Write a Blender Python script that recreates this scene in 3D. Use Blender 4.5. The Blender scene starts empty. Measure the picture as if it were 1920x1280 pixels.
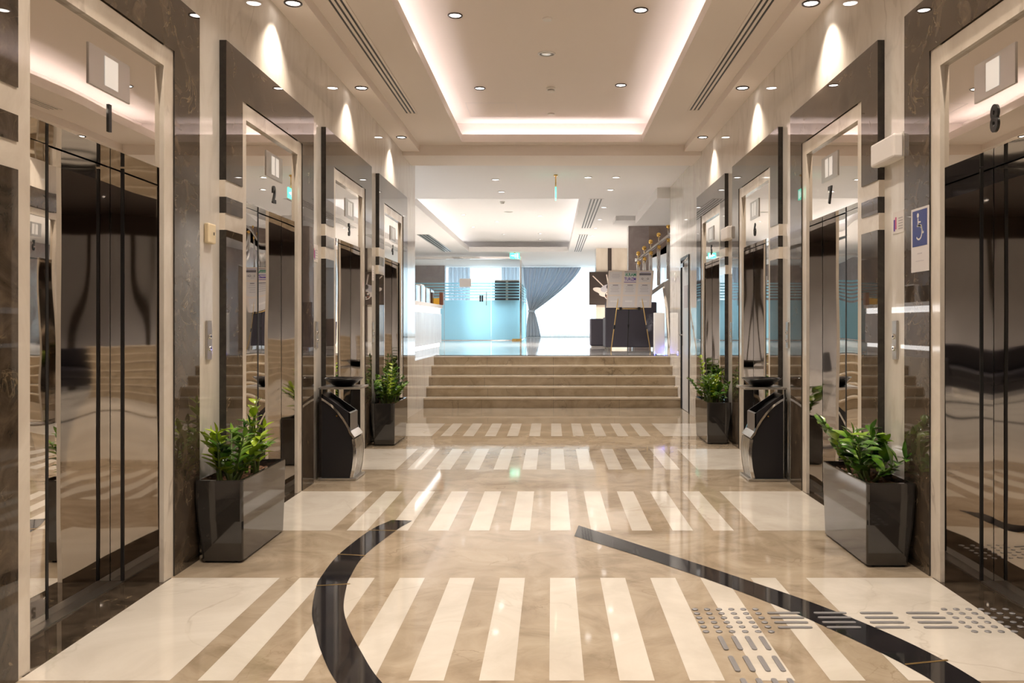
import bpy, bmesh, math, random
from mathutils import Vector, Matrix
R = math.radians
random.seed(7)
scene = bpy.context.scene
C = scene.collection

# ------------------------------------------------------------------ camera
FPX, VX, VY, EYE = 1600.0, 1035.0, 607.0, 1.25
cam_d = bpy.data.cameras.new('camera')
cam_d.sensor_width = 36.0
cam_d.lens = FPX / 1920.0 * 36.0
cam_d.shift_x = -(VX - 960.0) / 1920.0
cam_d.shift_y = -(640.0 - VY) / 1920.0
cam_d.clip_start = 0.05
cam = bpy.data.objects.new('camera', cam_d)
cam.location = (0, 0, EYE)
cam.rotation_euler = (R(90), 0, 0)
C.objects.link(cam)
scene.camera = cam

# ------------------------------------------------------------------ world, daylight, exposure
scene.view_settings.view_transform = 'Standard'
scene.view_settings.look = 'None'
scene.view_settings.gamma = 1.0
scene.view_settings.use_curve_mapping = False
scene.view_settings.exposure = 0.60
w = bpy.data.worlds.new('world'); scene.world = w
w.use_nodes = True
w.node_tree.nodes['Background'].inputs[0].default_value = (0.75, 0.88, 1.0, 1)
w.node_tree.nodes['Background'].inputs[1].default_value = 1.2
cy = scene.cycles
cy.use_denoising = True
cy.caustics_reflective = False
cy.caustics_refractive = False
cy.max_bounces = 10
cy.glossy_bounces = 8
cy.diffuse_bounces = 4
cy.transmission_bounces = 8
cy.transparent_max_bounces = 12
cy.sample_clamp_indirect = 6.0
cy.blur_glossy = 0.3

WARM = (1.0, 0.89, 0.76)
COVE = (1.0, 0.92, 0.96)
COOL = (0.86, 0.94, 1.0)
E_WALLSPOT, E_TRAYSPOT, E_HALLSPOT = 62.0, 88.0, 360.0
E_COVE, E_HALLCOVE, E_DAY = 9.0, 5.0, 290.0

def lamp(name, kind, loc, energy, color, parent=None, rot=(0, 0, 0), **kw):
    d = bpy.data.lights.new(name, kind)
    d.energy = energy; d.color = color
    for k, v in kw.items(): setattr(d, k, v)
    o = bpy.data.objects.new(name, d)
    o.location = loc; o.rotation_euler = rot
    C.objects.link(o)
    if parent: o.parent = parent
    return o

# daylight behind the sheer curtains of the far window wall
lamp('window_daylight', 'AREA', (-1.2, 34.6, 2.2), E_DAY, (0.74, 0.90, 1.0), None, (R(-90), 0, 0),
     shape='RECTANGLE', size=11.0, size_y=3.0)

# ------------------------------------------------------------------ materials
def newmat(name):
    m = bpy.data.materials.new(name); m.use_nodes = True
    nt = m.node_tree
    return m, nt, nt.nodes['Principled BSDF']

def simple(name, col, rough=0.5, metal=0.0, emit=None, es=0.0, **kw):
    m, nt, b = newmat(name)
    b.inputs['Base Color'].default_value = (*col, 1)
    b.inputs['Roughness'].default_value = rough
    b.inputs['Metallic'].default_value = metal
    if emit:
        b.inputs['Emission Color'].default_value = (*emit, 1)
        b.inputs['Emission Strength'].default_value = es
    for k, v in kw.items(): b.inputs[k].default_value = v
    return m

def ramp(nt, stops):
    r = nt.nodes.new('ShaderNodeValToRGB')
    e = r.color_ramp.elements
    while len(e) < len(stops): e.new(0.5)
    for i, (p, c) in enumerate(stops):
        e[i].position = p; e[i].color = (*c, 1)
    return r

def stone(name, stops, scale=(1, 1, 1), nscale=3.0, vein=None, vein_amt=0.5, vscale=1.3, rough=0.06, dist=1.2, coat=0.0, vwidth=0.035, detail=8):
    """polished stone: cloudy noise plus thin veins"""
    m, nt, b = newmat(name)
    N = nt.nodes; L = nt.links
    tc = N.new('ShaderNodeTexCoord')
    mp = N.new('ShaderNodeMapping'); mp.inputs['Scale'].default_value = scale
    L.new(tc.outputs['Object'], mp.inputs['Vector'])
    n = N.new('ShaderNodeTexNoise'); n.inputs['Scale'].default_value = nscale
    n.inputs['Detail'].default_value = detail; n.inputs['Distortion'].default_value = dist; n.inputs['Roughness'].default_value = 0.62
    L.new(mp.outputs[0], n.inputs['Vector'])
    r = ramp(nt, stops); L.new(n.outputs['Fac'], r.inputs[0])
    out = r.outputs[0]
    if vein:
        n2 = N.new('ShaderNodeTexNoise'); n2.inputs['Scale'].default_value = vscale
        n2.inputs['Detail'].default_value = 5; n2.inputs['Distortion'].default_value = 0.8
        L.new(mp.outputs[0], n2.inputs['Vector'])
        s = N.new('ShaderNodeMath'); s.operation = 'SUBTRACT'; s.inputs[1].default_value = 0.5
        L.new(n2.outputs['Fac'], s.inputs[0])
        a = N.new('ShaderNodeMath'); a.operation = 'ABSOLUTE'; L.new(s.outputs[0], a.inputs[0])
        vr = ramp(nt, [(0.0, (1, 1, 1)), (vwidth, (0, 0, 0))]); L.new(a.outputs[0], vr.inputs[0])
        # break the veins up
        n3 = N.new('ShaderNodeTexNoise'); n3.inputs['Scale'].default_value = vscale * 0.9
        L.new(tc.outputs['Object'], n3.inputs['Vector'])
        br = ramp(nt, [(0.48, (0, 0, 0)), (0.66, (1, 1, 1))]); L.new(n3.outputs['Fac'], br.inputs[0])
        mu = N.new('ShaderNodeMath'); mu.operation = 'MULTIPLY'
        L.new(vr.outputs[0], mu.inputs[0]); L.new(br.outputs[0], mu.inputs[1])
        mu2 = N.new('ShaderNodeMath'); mu2.operation = 'MULTIPLY'; mu2.inputs[1].default_value = vein_amt
        L.new(mu.outputs[0], mu2.inputs[0])
        mix = N.new('ShaderNodeMixRGB'); mix.inputs[2].default_value = (*vein, 1)
        L.new(mu2.outputs[0], mix.inputs[0]); L.new(out, mix.inputs[1])
        out = mix.outputs[0]
    L.new(out, b.inputs['Base Color'])
    b.inputs['Roughness'].default_value = rough
    b.inputs['Coat Weight'].default_value = coat
    b.inputs['Coat Roughness'].default_value = 0.02
    return m

def mirror_mat(name, col, rough, wav, wscale):
    m, nt, b = newmat(name)
    b.inputs['Base Color'].default_value = (*col, 1)
    b.inputs['Metallic'].default_value = 1.0
    b.inputs['Roughness'].default_value = rough
    N = nt.nodes; L = nt.links
    tc = N.new('ShaderNodeTexCoord')
    n = N.new('ShaderNodeTexNoise'); n.inputs['Scale'].default_value = wscale; n.inputs['Detail'].default_value = 0
    L.new(tc.outputs['Object'], n.inputs['Vector'])
    bp = N.new('ShaderNodeBump'); bp.inputs['Strength'].default_value = 1.0; bp.inputs['Distance'].default_value = wav
    L.new(n.outputs['Fac'], bp.inputs['Height']); L.new(bp.outputs[0], b.inputs['Normal'])
    return m

M = {}
M['marble'] = stone('white_marble', [(0.28, (0.60, 0.55, 0.49)), (0.48, (0.73, 0.685, 0.625)), (0.72, (0.79, 0.75, 0.695))],
                    (1.0, 1.6, 0.6), 2.6, (0.30, 0.26, 0.23), 0.38, 0.7, 0.018, vwidth=0.012, coat=0.3)
M['trim_marble'] = stone('architrave_marble', [(0.30, (0.60, 0.53, 0.45)), (0.7, (0.76, 0.70, 0.62))],
                    (1, 1, .6), 3.0, (0.35, 0.29, 0.24), 0.6, 1.6, 0.05, vwidth=0.015)
M['granite'] = stone('dark_granite', [(0.28, (0.024, 0.018, 0.012)), (0.52, (0.068, 0.050, 0.035)), (0.8, (0.13, 0.098, 0.068))],
                     (1, 1, 1), 7.0, (0.55, 0.42, 0.25), 0.30, 5.0, 0.016, vwidth=0.008, coat=0.12)
M['granite_edge'] = stone('granite_edge', [(0.3, (0.010, 0.008, 0.007)), (0.7, (0.045, 0.038, 0.032))], (1, 1, 1), 14.0, rough=0.3)
M['floor_beige'] = stone('beige_floor_marble', [(0.28, (0.25, 0.192, 0.132)), (0.5, (0.365, 0.295, 0.215)), (0.75, (0.47, 0.395, 0.30))],
                         (1, 1, 1), 2.9, (0.17, 0.11, 0.065), 0.45, 2.3, 0.05, vwidth=0.010)
M['floor_white'] = stone('white_floor_marble', [(0.3, (0.54, 0.49, 0.425)), (0.7, (0.67, 0.625, 0.56))],
                         (1, 1, 1), 1.8, (0.38, 0.32, 0.26), 0.45, 1.1, 0.05, vwidth=0.010)
M['floor_black'] = stone('black_inlay_marble', [(0.3, (0.008, 0.008, 0.010)), (0.75, (0.022, 0.020, 0.022))], (1, 1, 1), 5.0, rough=0.05)
M['hall_floor'] = stone('pale_hall_floor', [(0.3, (0.56, 0.52, 0.47)), (0.7, (0.70, 0.67, 0.62))], (1, 1, 1), 1.6, (0.45, 0.42, 0.38), 0.4, 1.0, 0.06, vwidth=0.012)
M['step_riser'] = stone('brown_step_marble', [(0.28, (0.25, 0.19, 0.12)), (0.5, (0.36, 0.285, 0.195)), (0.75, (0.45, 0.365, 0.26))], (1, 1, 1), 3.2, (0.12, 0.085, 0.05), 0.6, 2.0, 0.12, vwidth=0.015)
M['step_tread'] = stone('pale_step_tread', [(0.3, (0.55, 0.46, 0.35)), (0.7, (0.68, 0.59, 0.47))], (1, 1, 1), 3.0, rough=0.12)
M['brass_line'] = simple('brass_line', (0.72, 0.50, 0.20), 0.3, 1.0)
M['paint'] = simple('ceiling_paint', (0.86, 0.785, 0.725), 0.75)
M['paint_hall'] = simple('hall_ceiling_paint', (0.80, 0.78, 0.77), 0.75)
M['mirror'] = mirror_mat('mirror_steel', (0.84, 0.80, 0.75), 0.012, 0.008, 1.9)
M['mirror_flat'] = mirror_mat('transom_mirror', (0.83, 0.79, 0.74), 0.012, 0.0016, 1.6)
M['jamb_steel'] = mirror_mat('dark_jamb_steel', (0.50, 0.46, 0.42), 0.03, 0.004, 1.9)
M['steel'] = simple('brushed_steel', (0.58, 0.56, 0.53), 0.28, 1.0)
M['grey_metal'] = simple('grey_painted_metal', (0.16, 0.15, 0.15), 0.35, 0.4)
M['chrome'] = simple('chrome', (0.80, 0.79, 0.78), 0.08, 1.0)
M['gold'] = simple('polished_gold', (0.83, 0.52, 0.14), 0.12, 1.0)
M['black'] = simple('black_gap', (0.006, 0.006, 0.007), 0.35)
M['black_paint'] = simple('black_painted_metal', (0.012, 0.011, 0.014), 0.32)
M['black_gloss'] = simple('black_glass_bowl', (0.010, 0.010, 0.012), 0.05)
M['planter'] = simple('dark_grey_lacquer', (0.022, 0.020, 0.019), 0.06, 0.0, **{'Coat Weight': 0.35, 'Coat Roughness': 0.02, 'Specular IOR Level': 0.6})
M['white'] = simple('white_plastic', (0.82, 0.79, 0.74), 0.4)
M['beige'] = simple('beige_plastic', (0.78, 0.66, 0.45), 0.4)
M['paper'] = simple('paper', (0.80, 0.76, 0.74), 0.6)
M['paper2'] = simple('laminated_paper', (0.74, 0.70, 0.69), 0.2)
M['board'] = simple('notice_board', (0.76, 0.66, 0.58), 0.35)
M['ink'] = simple('grey_ink', (0.16, 0.14, 0.16), 0.6)
M['ink_light'] = simple('faded_ink', (0.48, 0.45, 0.47), 0.6)
M['blue'] = simple('sign_blue', (0.025, 0.045, 0.22), 0.3)
M['green_ink'] = simple('green_ink', (0.02, 0.26, 0.14), 0.5)
M['violet_ink'] = simple('violet_ink', (0.10, 0.03, 0.36), 0.5)
M['pink_ink'] = simple('pink_ink', (0.65, 0.12, 0.3), 0.5)
M['stud'] = simple('grey_tactile_stud', (0.27, 0.265, 0.275), 0.35, 0.3)
M['slot'] = simple('diffuser_slot', (0.02, 0.018, 0.016), 0.5)
M['lens'] = simple('lamp_lens', (1, 1, 1), 0.3, 0, (1.0, 0.92, 0.85), 10.0)
M['lens_hall'] = simple('hall_lamp_lens', (1, 1, 1), 0.3, 0, (1.0, 0.96, 0.92), 6.0)
M['ring'] = simple('lamp_ring', (0.10, 0.085, 0.085), 0.25, 0.8)
M['ring_white'] = simple('white_lamp_ring', (0.75, 0.73, 0.72), 0.4)
M['led'] = simple('led_strip', (1, 1, 1), 0.5, 0, COVE, E_COVE)
M['led_hall'] = simple('hall_led_strip', (1, 1, 1), 0.5, 0, (1.0, 0.96, 0.95), E_HALLCOVE)
M['led_white'] = simple('desk_led_strip', (1, 1, 1), 0.5, 0, (1.0, 0.97, 0.94), 2.2)
M['display'] = simple('lit_floor_display', (0.8, 0.8, 0.8), 0.3, 0, (1.0, 0.97, 0.92), 0.10)
M['exit_green'] = simple('lit_green_sign', (0.0, 0.4, 0.25), 0.3, 0, (0.12, 0.85, 0.55), 1.5)
M['exit_white'] = simple('lit_white_pictogram', (0.9, 0.9, 0.9), 0.3, 0, (0.9, 1.0, 0.95), 1.6)
M['blue_led'] = simple('blue_led', (0.1, 0.1, 0.9), 0.3, 0, (0.08, 0.10, 1.0), 8.0)
M['fabric'] = simple('charcoal_fabric', (0.095, 0.088, 0.112), 0.85)
M['fabric_edge'] = simple('charcoal_fabric_side', (0.12, 0.13, 0.16), 0.8)
M['leather'] = simple('black_leather', (0.014, 0.012, 0.017), 0.4)
M['mauve'] = stone('mauve_panel', [(0.3, (0.34, 0.28, 0.27)), (0.7, (0.43, 0.37, 0.36))], (1, 1, 1), 3, rough=0.15)
M['brown_panel'] = stone('brown_panel', [(0.3, (0.27, 0.20, 0.17)), (0.7, (0.36, 0.28, 0.24))], (1, 1, 1), 4, rough=0.12)
M['grey_marble'] = stone('grey_marble', [(0.3, (0.60, 0.59, 0.61)), (0.7, (0.72, 0.71, 0.73))], (1, 1, .4), 2, rough=0.2)
M['desk_marble'] = stone('desk_marble', [(0.3, (0.46, 0.42, 0.40)), (0.7, (0.56, 0.52, 0.50))], (1, 2, .5), 3, rough=0.25)
M['cream'] = stone('cream_column', [(0.3, (0.66, 0.57, 0.46)), (0.7, (0.76, 0.68, 0.58))], (1, 1, .3), 3, rough=0.12)
M['dark_wood'] = simple('dark_wood', (0.05, 0.035, 0.028), 0.3)
M['wood'] = simple('red_brown_wood', (0.20, 0.07, 0.035), 0.3)
M['yellow'] = simple('yellow_card', (0.80, 0.42, 0.03), 0.4)
M['soil'] = stone('bark_soil', [(0.25, (0.02, 0.011, 0.006)), (0.5, (0.13, 0.062, 0.03)), (0.75, (0.38, 0.20, 0.10))], (1, 1, 1), 45.0, rough=0.85, dist=0.4)
M['door_white'] = simple('pale_grey_door', (0.62, 0.62, 0.63), 0.3)

def leaf_mat():
    m, nt, b = newmat('glossy_leaf')
    N = nt.nodes; L = nt.links
    tc = N.new('ShaderNodeTexCoord')
    n = N.new('ShaderNodeTexNoise'); n.inputs['Scale'].default_value = 9.0
    L.new(tc.outputs['Object'], n.inputs['Vector'])
    r = ramp(nt, [(0.32, (0.02, 0.065, 0.012)), (0.5, (0.075, 0.19, 0.022)), (0.7, (0.26, 0.40, 0.04))])
    L.new(n.outputs['Fac'], r.inputs[0]); L.new(r.outputs[0], b.inputs['Base Color'])
    b.inputs['Roughness'].default_value = 0.2
    b.inputs['Subsurface Weight'].default_value = 0.0
    return m
M['leaf'] = leaf_mat()
M['leaf_young'] = simple('young_leaf', (0.30, 0.42, 0.03), 0.25)
M['stem'] = simple('green_stem', (0.09, 0.14, 0.03), 0.4)

def thin_glass(name, tint, refl):
    m = bpy.data.materials.new(name); m.use_nodes = True
    nt = m.node_tree; N = nt.nodes; L = nt.links
    N.remove(N['Principled BSDF']); out = N['Material Output']
    t = N.new('ShaderNodeBsdfTransparent'); t.inputs[0].default_value = (*tint, 1)
    g = N.new('ShaderNodeBsdfGlossy'); g.inputs['Roughness'].default_value = 0.02
    f = N.new('ShaderNodeFresnel'); f.inputs[0].default_value = refl
    mx = N.new('ShaderNodeMixShader')
    L.new(f.outputs[0], mx.inputs[0]); L.new(t.outputs[0], mx.inputs[1]); L.new(g.outputs[0], mx.inputs[2])
    L.new(mx.outputs[0], out.inputs[0])
    return m
M['glass'] = thin_glass('clear_glass', (0.93, 0.97, 0.97), 1.45)

def translucent(name, col, trans, glossy=0.0, clear=0.0):
    m = bpy.data.materials.new(name); m.use_nodes = True
    nt = m.node_tree; N = nt.nodes; L = nt.links
    N.remove(N['Principled BSDF']); out = N['Material Output']
    d = N.new('ShaderNodeBsdfDiffuse'); d.inputs[0].default_value = (*col, 1)
    t = N.new('ShaderNodeBsdfTranslucent'); t.inputs[0].default_value = (*col, 1)
    mx = N.new('ShaderNodeMixShader'); mx.inputs[0].default_value = trans
    L.new(d.outputs[0], mx.inputs[1]); L.new(t.outputs[0], mx.inputs[2])
    last = mx
    if clear:
        tr = N.new('ShaderNodeBsdfTransparent'); m2 = N.new('ShaderNodeMixShader'); m2.inputs[0].default_value = clear
        L.new(last.outputs[0], m2.inputs[1]); L.new(tr.outputs[0], m2.inputs[2]); last = m2
    if glossy:
        g = N.new('ShaderNodeBsdfGlossy'); g.inputs['Roughness'].default_value = 0.05
        m3 = N.new('ShaderNodeMixShader'); m3.inputs[0].default_value = glossy
        L.new(last.outputs[0], m3.inputs[1]); L.new(g.outputs[0], m3.inputs[2]); last = m3
    L.new(last.outputs[0], out.inputs[0])
    return m
M['sheer'] = translucent('sheer_white', (0.92, 0.95, 0.97), 0.75, clear=0.03)
def film_mat():
    m = bpy.data.materials.new('frosted_film'); m.use_nodes = True
    nt = m.node_tree; N = nt.nodes; L = nt.links
    N.remove(N['Principled BSDF']); out = N['Material Output']
    r = N.new('ShaderNodeBsdfRefraction'); r.inputs['Color'].default_value = (0.58, 0.92, 1.0, 1)
    r.inputs['Roughness'].default_value = 0.55; r.inputs['IOR'].default_value = 1.25
    t = N.new('ShaderNodeBsdfTranslucent'); t.inputs[0].default_value = (0.50, 0.86, 1.0, 1)
    d = N.new('ShaderNodeBsdfDiffuse'); d.inputs[0].default_value = (0.45, 0.80, 0.98, 1)
    a1 = N.new('ShaderNodeMixShader'); a1.inputs[0].default_value = 0.35
    L.new(r.outputs[0], a1.inputs[1]); L.new(t.outputs[0], a1.inputs[2])
    a2 = N.new('ShaderNodeMixShader'); a2.inputs[0].default_value = 0.22
    L.new(a1.outputs[0], a2.inputs[1]); L.new(d.outputs[0], a2.inputs[2])
    L.new(a2.outputs[0], out.inputs[0]); return m
M['frost'] = film_mat()
M['curtain'] = translucent('grey_blue_drape', (0.66, 0.71, 0.77), 0.4)

# ------------------------------------------------------------------ mesh helpers
class MB:
    def __init__(self, *mats):
        self.bm = bmesh.new(); self.mats = list(mats)
    def _mi(self, m):
        if m is None: return 0
        if m not in self.mats: self.mats.append(m)
        return self.mats.index(m)
    def face(self, pts, m=None):
        f = self.bm.faces.new([self.bm.verts.new(p) for p in pts]); f.material_index = self._mi(m); return f
    def box(self, x0, x1, y0, y1, z0, z1, m=None):
        x0, x1 = sorted((x0, x1)); y0, y1 = sorted((y0, y1)); z0, z1 = sorted((z0, z1))
        v = [self.bm.verts.new((x, y, z)) for z in (z0, z1) for y in (y0, y1) for x in (x0, x1)]
        i = self._mi(m)
        for q in ((0, 2, 3, 1), (4, 5, 7, 6), (0, 1, 5, 4), (2, 6, 7, 3), (0, 4, 6, 2), (1, 3, 7, 5)):
            f = self.bm.faces.new([v[k] for k in q]); f.material_index = i
        return v
    def prism(self, poly, axis, a, b, m=None):
        """poly: 2-D points; axis 'x': (y,z), 'y': (x,z), 'z': (x,y); extruded from a to b"""
        def P(p, t):
            return {'x': (t, p[0], p[1]), 'y': (p[0], t, p[1]), 'z': (p[0], p[1], t)}[axis]
        A = [self.bm.verts.new(P(p, a)) for p in poly]; B = [self.bm.verts.new(P(p, b)) for p in poly]
        i = self._mi(m); n = len(poly)
        for f in [self.bm.faces.new(A), self.bm.faces.new(B[::-1])] + [self.bm.faces.new((A[k], B[k], B[(k + 1) % n], A[(k + 1) % n])) for k in range(n)]:
            f.material_index = i
    def tube(self, pts, r, m=None, n=10, cap=True):
        pts = [Vector(p) for p in pts]; rs = r if isinstance(r, (list, tuple)) else [r] * len(pts)
        i = self._mi(m); rings = []
        for k, p in enumerate(pts):
            d = (pts[min(k + 1, len(pts) - 1)] - pts[max(k - 1, 0)]).normalized()
            up = Vector((0, 0, 1)) if abs(d.z) < 0.95 else Vector((1, 0, 0))
            a = d.cross(up).normalized(); b = d.cross(a).normalized()
            rings.append([self.bm.verts.new(p + (a * math.cos(t) + b * math.sin(t)) * rs[k]) for t in [2 * math.pi * j / n for j in range(n)]])
        for A, B in zip(rings, rings[1:]):
            for j in range(n):
                f = self.bm.faces.new((A[j], A[(j + 1) % n], B[(j + 1) % n], B[j])); f.material_index = i; f.smooth = True
        if cap:
            for ring in (rings[0][::-1], rings[-1]):
                f = self.bm.faces.new(ring); f.material_index = i
    def lathe(self, prof, c=(0, 0, 0), m=None, n=28, axis='z'):
        i = self._mi(m); rings = []
        for (r, h) in prof:
            ring = []
            for j in range(n):
                t = 2 * math.pi * j / n
                a, b = r * math.cos(t), r * math.sin(t)
                p = {'z': (a, b, h), 'x': (h, a, b), 'y': (a, h, b)}[axis]
                ring.append(self.bm.verts.new((c[0] + p[0], c[1] + p[1], c[2] + p[2])))
            rings.append(ring)
        for A, B in zip(rings, rings[1:]):
            for j in range(n):
                f = self.bm.faces.new((A[j], A[(j + 1) % n], B[(j + 1) % n], B[j])); f.material_index = i; f.smooth = True
        for ring, pr in ((rings[0][::-1], prof[0]), (rings[-1], prof[-1])):
            if pr[0] > 1e-5:
                f = self.bm.faces.new(ring); f.material_index = i
    def ball(self, c, r, m=None):
        self.lathe([(max(1e-6, r * math.sin(math.pi * k / 10)), -r * math.cos(math.pi * k / 10)) for k in range(11)], c, m, 14)
    def build(self, name, parent=None, bevel=0.0, loc=None, recalc=True):
        bm = self.bm
        if recalc:
            bmesh.ops.recalc_face_normals(bm, faces=bm.faces)
        me = bpy.data.meshes.new(name); bm.to_mesh(me); bm.free()
        for m in self.mats: me.materials.append(M[m])
        o = bpy.data.objects.new(name, me); C.objects.link(o)
        if parent: o.parent = parent
        if loc: o.location = loc
        if bevel:
            b = o.modifiers.new('bevel', 'BEVEL'); b.width = bevel; b.segments = 2; b.limit_method = 'ANGLE'
        return o

def thing(name, label, cat, loc=(0, 0, 0), rotz=0.0, group=None):
    o = bpy.data.objects.new(name, None); C.objects.link(o)
    o.location = loc; o.rotation_euler = (0, 0, rotz); o.empty_display_size = 0.05
    o['label'] = label; o['category'] = cat
    if group: o['group'] = group
    return o
def tag(o, label, cat, group=None):
    o['label'] = label; o['category'] = cat
    if group: o['group'] = group
    return o
def struct(o):
    o['kind'] = 'structure'; return o

def dup(root, loc, label, rotz=None, group=None):
    r = root.copy(); C.objects.link(r); r.location = loc
    if rotz is not None: r.rotation_euler = (0, 0, rotz)
    r['label'] = label
    if group: r['group'] = group
    for ch in list(root.children):
        c = ch.copy(); C.objects.link(c); c.parent = r
        for g in list(ch.children):
            d = g.copy(); C.objects.link(d); d.parent = c
    return r

def text_mesh(name, body, size, mat, parent, loc, rot, bold=0.0, depth=0.004, sx=1.0, shear=0.0, align='CENTER'):
    cu = bpy.data.curves.new(name + '_c', 'FONT'); cu.body = body; cu.size = size
    cu.align_x = align; cu.align_y = 'CENTER'; cu.extrude = depth / 2; cu.offset = bold; cu.shear = shear
    t = bpy.data.objects.new(name + '_t', cu)
    C.objects.link(t)
    dg = bpy.context.evaluated_depsgraph_get()
    me = bpy.data.meshes.new_from_object(t.evaluated_get(dg))
    bpy.data.objects.remove(t); bpy.data.curves.remove(cu)
    me.materials.clear(); me.materials.append(M[mat]); me.name = name
    o = bpy.data.objects.new(name, me); C.objects.link(o)
    o.location = loc; o.rotation_euler = rot; o.scale = (sx, 1, 1)
    if parent: o.parent = parent
    return o

# ------------------------------------------------------------------ dimensions
XF, XW, XB = 1.87, 1.91, 2.36           # portal front face, wall face, back of the wall
NEAR = [2.73, 4.90, 7.06, 9.24]         # near edge of each lift surround
PW = 1.80
ZC, ZS, ZT = 3.45, 3.53, 3.80           # side strip, soffit, upper ceiling
Y_END_L, Y_END_R = 11.9, 13.8
Y_ST, RISER, TREAD = 12.70, 0.147, 0.275
ZL = 5 * RISER                          # landing level
Y_LAND = Y_ST + 4 * TREAD
Y_WIN = 33.4

# ------------------------------------------------------------------ the setting: floors
def band(mb, left, right, z, m):
    for k in range(len(left) - 1):
        mb.face([(*left[k], z), (*right[k], z), (*right[k + 1], z), (*left[k + 1], z)], m)

def smooth_line(pts, n=8):
    out = []
    P = [Vector(p) for p in pts]; P = [2 * P[0] - P[1]] + P + [2 * P[-1] - P[-2]]
    for i in range(1, len(P) - 2):
        for k in range(n):
            t = k / n
            out.append(tuple(0.5 * ((2 * P[i]) + (-P[i-1] + P[i+1]) * t + (2*P[i-1] - 5*P[i] + 4*P[i+1] - P[i+2]) * t*t + (-P[i-1] + 3*P[i] - 3*P[i+1] + P[i+2]) * t**3)))
    out.append(tuple(P[-2])); return out

fl = MB('floor_beige')
fl.face([(-2.45, 0.3, 0), (2.45, 0.3, 0), (2.45, Y_ST + .1, 0), (-2.45, Y_ST + .1, 0)], 'floor_beige')
fl.face([(-7, -9.3, 0), (7, -9.3, 0), (7, 0.3, 0), (-7, 0.3, 0)], 'floor_white')
z1 = 0.0008
for n0 in NEAR + [0.55]:
    a, b = n0 + 0.26, n0 + 1.47
    for k in range(-5, 5):
        cx = 0.052 + 0.2465 * k
        fl.face([(cx - .0615, a, z1), (cx + .0615, a, z1), (cx + .0615, b, z1), (cx - .0615, b, z1)], 'floor_white')
    for s, x0 in ((1, 1.25), (-1, 1.34)):
        fl.face([(s * x0, a, z1), (s * XF, a, z1), (s * XF, b, z1), (s * x0, b, z1)], 'floor_white')
    for s in (1, -1):                   # dark threshold inside each lift opening
        fl.face([(s * XF, a + .03, z1), (s * 2.34, a + .03, z1), (s * 2.34, b, z1), (s * XF, b, z1)], 'granite')
# joints of the beige slabs
for yj in (4.35, 4.72, 6.75, 7.2, 8.9, 11.2, 11.9):
    fl.face([(-1.87, yj, .0005), (1.87, yj, .0005), (1.87, yj + .003, .0005), (-1.87, yj + .003, .0005)], 'step_riser')
# black curved inlays with brass joints
L1 = [(-1.022, 5.435), (-1.101, 5.168), (-1.155, 4.63), (-1.142, 4.228), (-1.121, 4.057), (-1.044, 3.711), (-.963, 3.472), (-.875, 3.241), (-.750, 2.972), (-.50, 2.55), (-.1, 2.0)]
R1 = [(-.886, 5.42), (-.944, 5.155), (-1.012, 4.598), (-.995, 4.202), (-.972, 4.03), (-.918, 3.76), (-.840, 3.52), (-.735, 3.27), (-.592, 2.972), (-.34, 2.60), (.02, 2.10)]
band(fl, smooth_line(L1), smooth_line(R1), 0.0016, 'floor_black')
L2 = [(.131, 5.025), (.49, 4.56), (.844, 4.04), (1.117, 3.546), (1.32, 3.03), (1.40, 2.5)]
R2 = [(.165, 5.29), (.63, 4.63), (.928, 4.196), (1.231, 3.71), (1.455, 3.17), (1.55, 2.5)]
band(fl, smooth_line(L2), smooth_line(R2), 0.0016, 'floor_black')
for (a, b) in (((-1.11, 5.168), (-.94, 5.155)), ((-1.165, 4.63), (-1.005, 4.60)), ((-1.127, 4.07), (-.97, 4.10)), ((1.295, 3.13), (1.47, 3.17))):
    d = 0.006
    fl.face([(a[0], a[1] - d, .0022), (b[0], b[1] - d, .0022), (b[0], b[1] + d, .0022), (a[0], a[1] + d, .0022)], 'brass_line')
# curved black rings of the lobby behind the camera
for r0, cx, cyy in ((2.2, 2.4, -4.2), (1.5, -2.6, -3.6)):
    A = [(cx + r0 * math.cos(t), cyy + r0 * math.sin(t)) for t in [math.pi * 2 * k / 48 for k in range(49)]]
    B = [(cx + (r0 - .16) * math.cos(t), cyy + (r0 - .16) * math.sin(t)) for t in [math.pi * 2 * k / 48 for k in range(49)]]
    band(fl, A, B, 0.0016, 'floor_black')
struct(fl.build('floor', recalc=False))
for o in [bpy.data.objects['floor']]:
    me = o.data
    for p in me.polygons:
        if p.normal.z < 0: p.flip()

hf = MB('hall_floor')
hf.box(-7, 5.5, Y_LAND + .02, 35.5, ZL - .1, ZL)
struct(hf.build('floor_hall'))

# ------------------------------------------------------------------ the setting: corridor walls
def wall_side(s):
    y_end = Y_END_L if s < 0 else Y_END_R
    ys = [0.3]
    for n0 in NEAR:
        ys += [n0 + .30, n0 + 1.44]
    if s > 0:
        ys += [11.86, 12.62]
    ys.append(y_end)
    nm = 'wall_left' if s < 0 else 'wall_right'
    boxes = [(ys[k], ys[k + 1], 0, 3.9) for k in range(0, len(ys), 2)] + [(n0 + .30, n0 + 1.44, 2.60, 3.9) for n0 in NEAR]
    if s > 0: boxes.append((11.86, 12.62, 2.22, 3.9))
    for (ya, yb, za, zb) in boxes:
        mb = MB('marble'); mb.box(s * XW, s * XB, ya, yb, za, zb); struct(mb.build(nm))
wall_side(-1); wall_side(1)
mb = MB('marble'); mb.box(-XB, -XW, Y_END_L, Y_LAND + .3, 0, ZL - .001)       # low flank beside the steps
struct(mb.build('wall_flank'))
mb = MB('marble'); mb.box(-7, -XB, 11.5, 11.9, 0, 3.9); mb.box(XB, 5.5, 13.4, 13.8, 0, 3.9)
struct(mb.build('wall_hall_front'))

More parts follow.
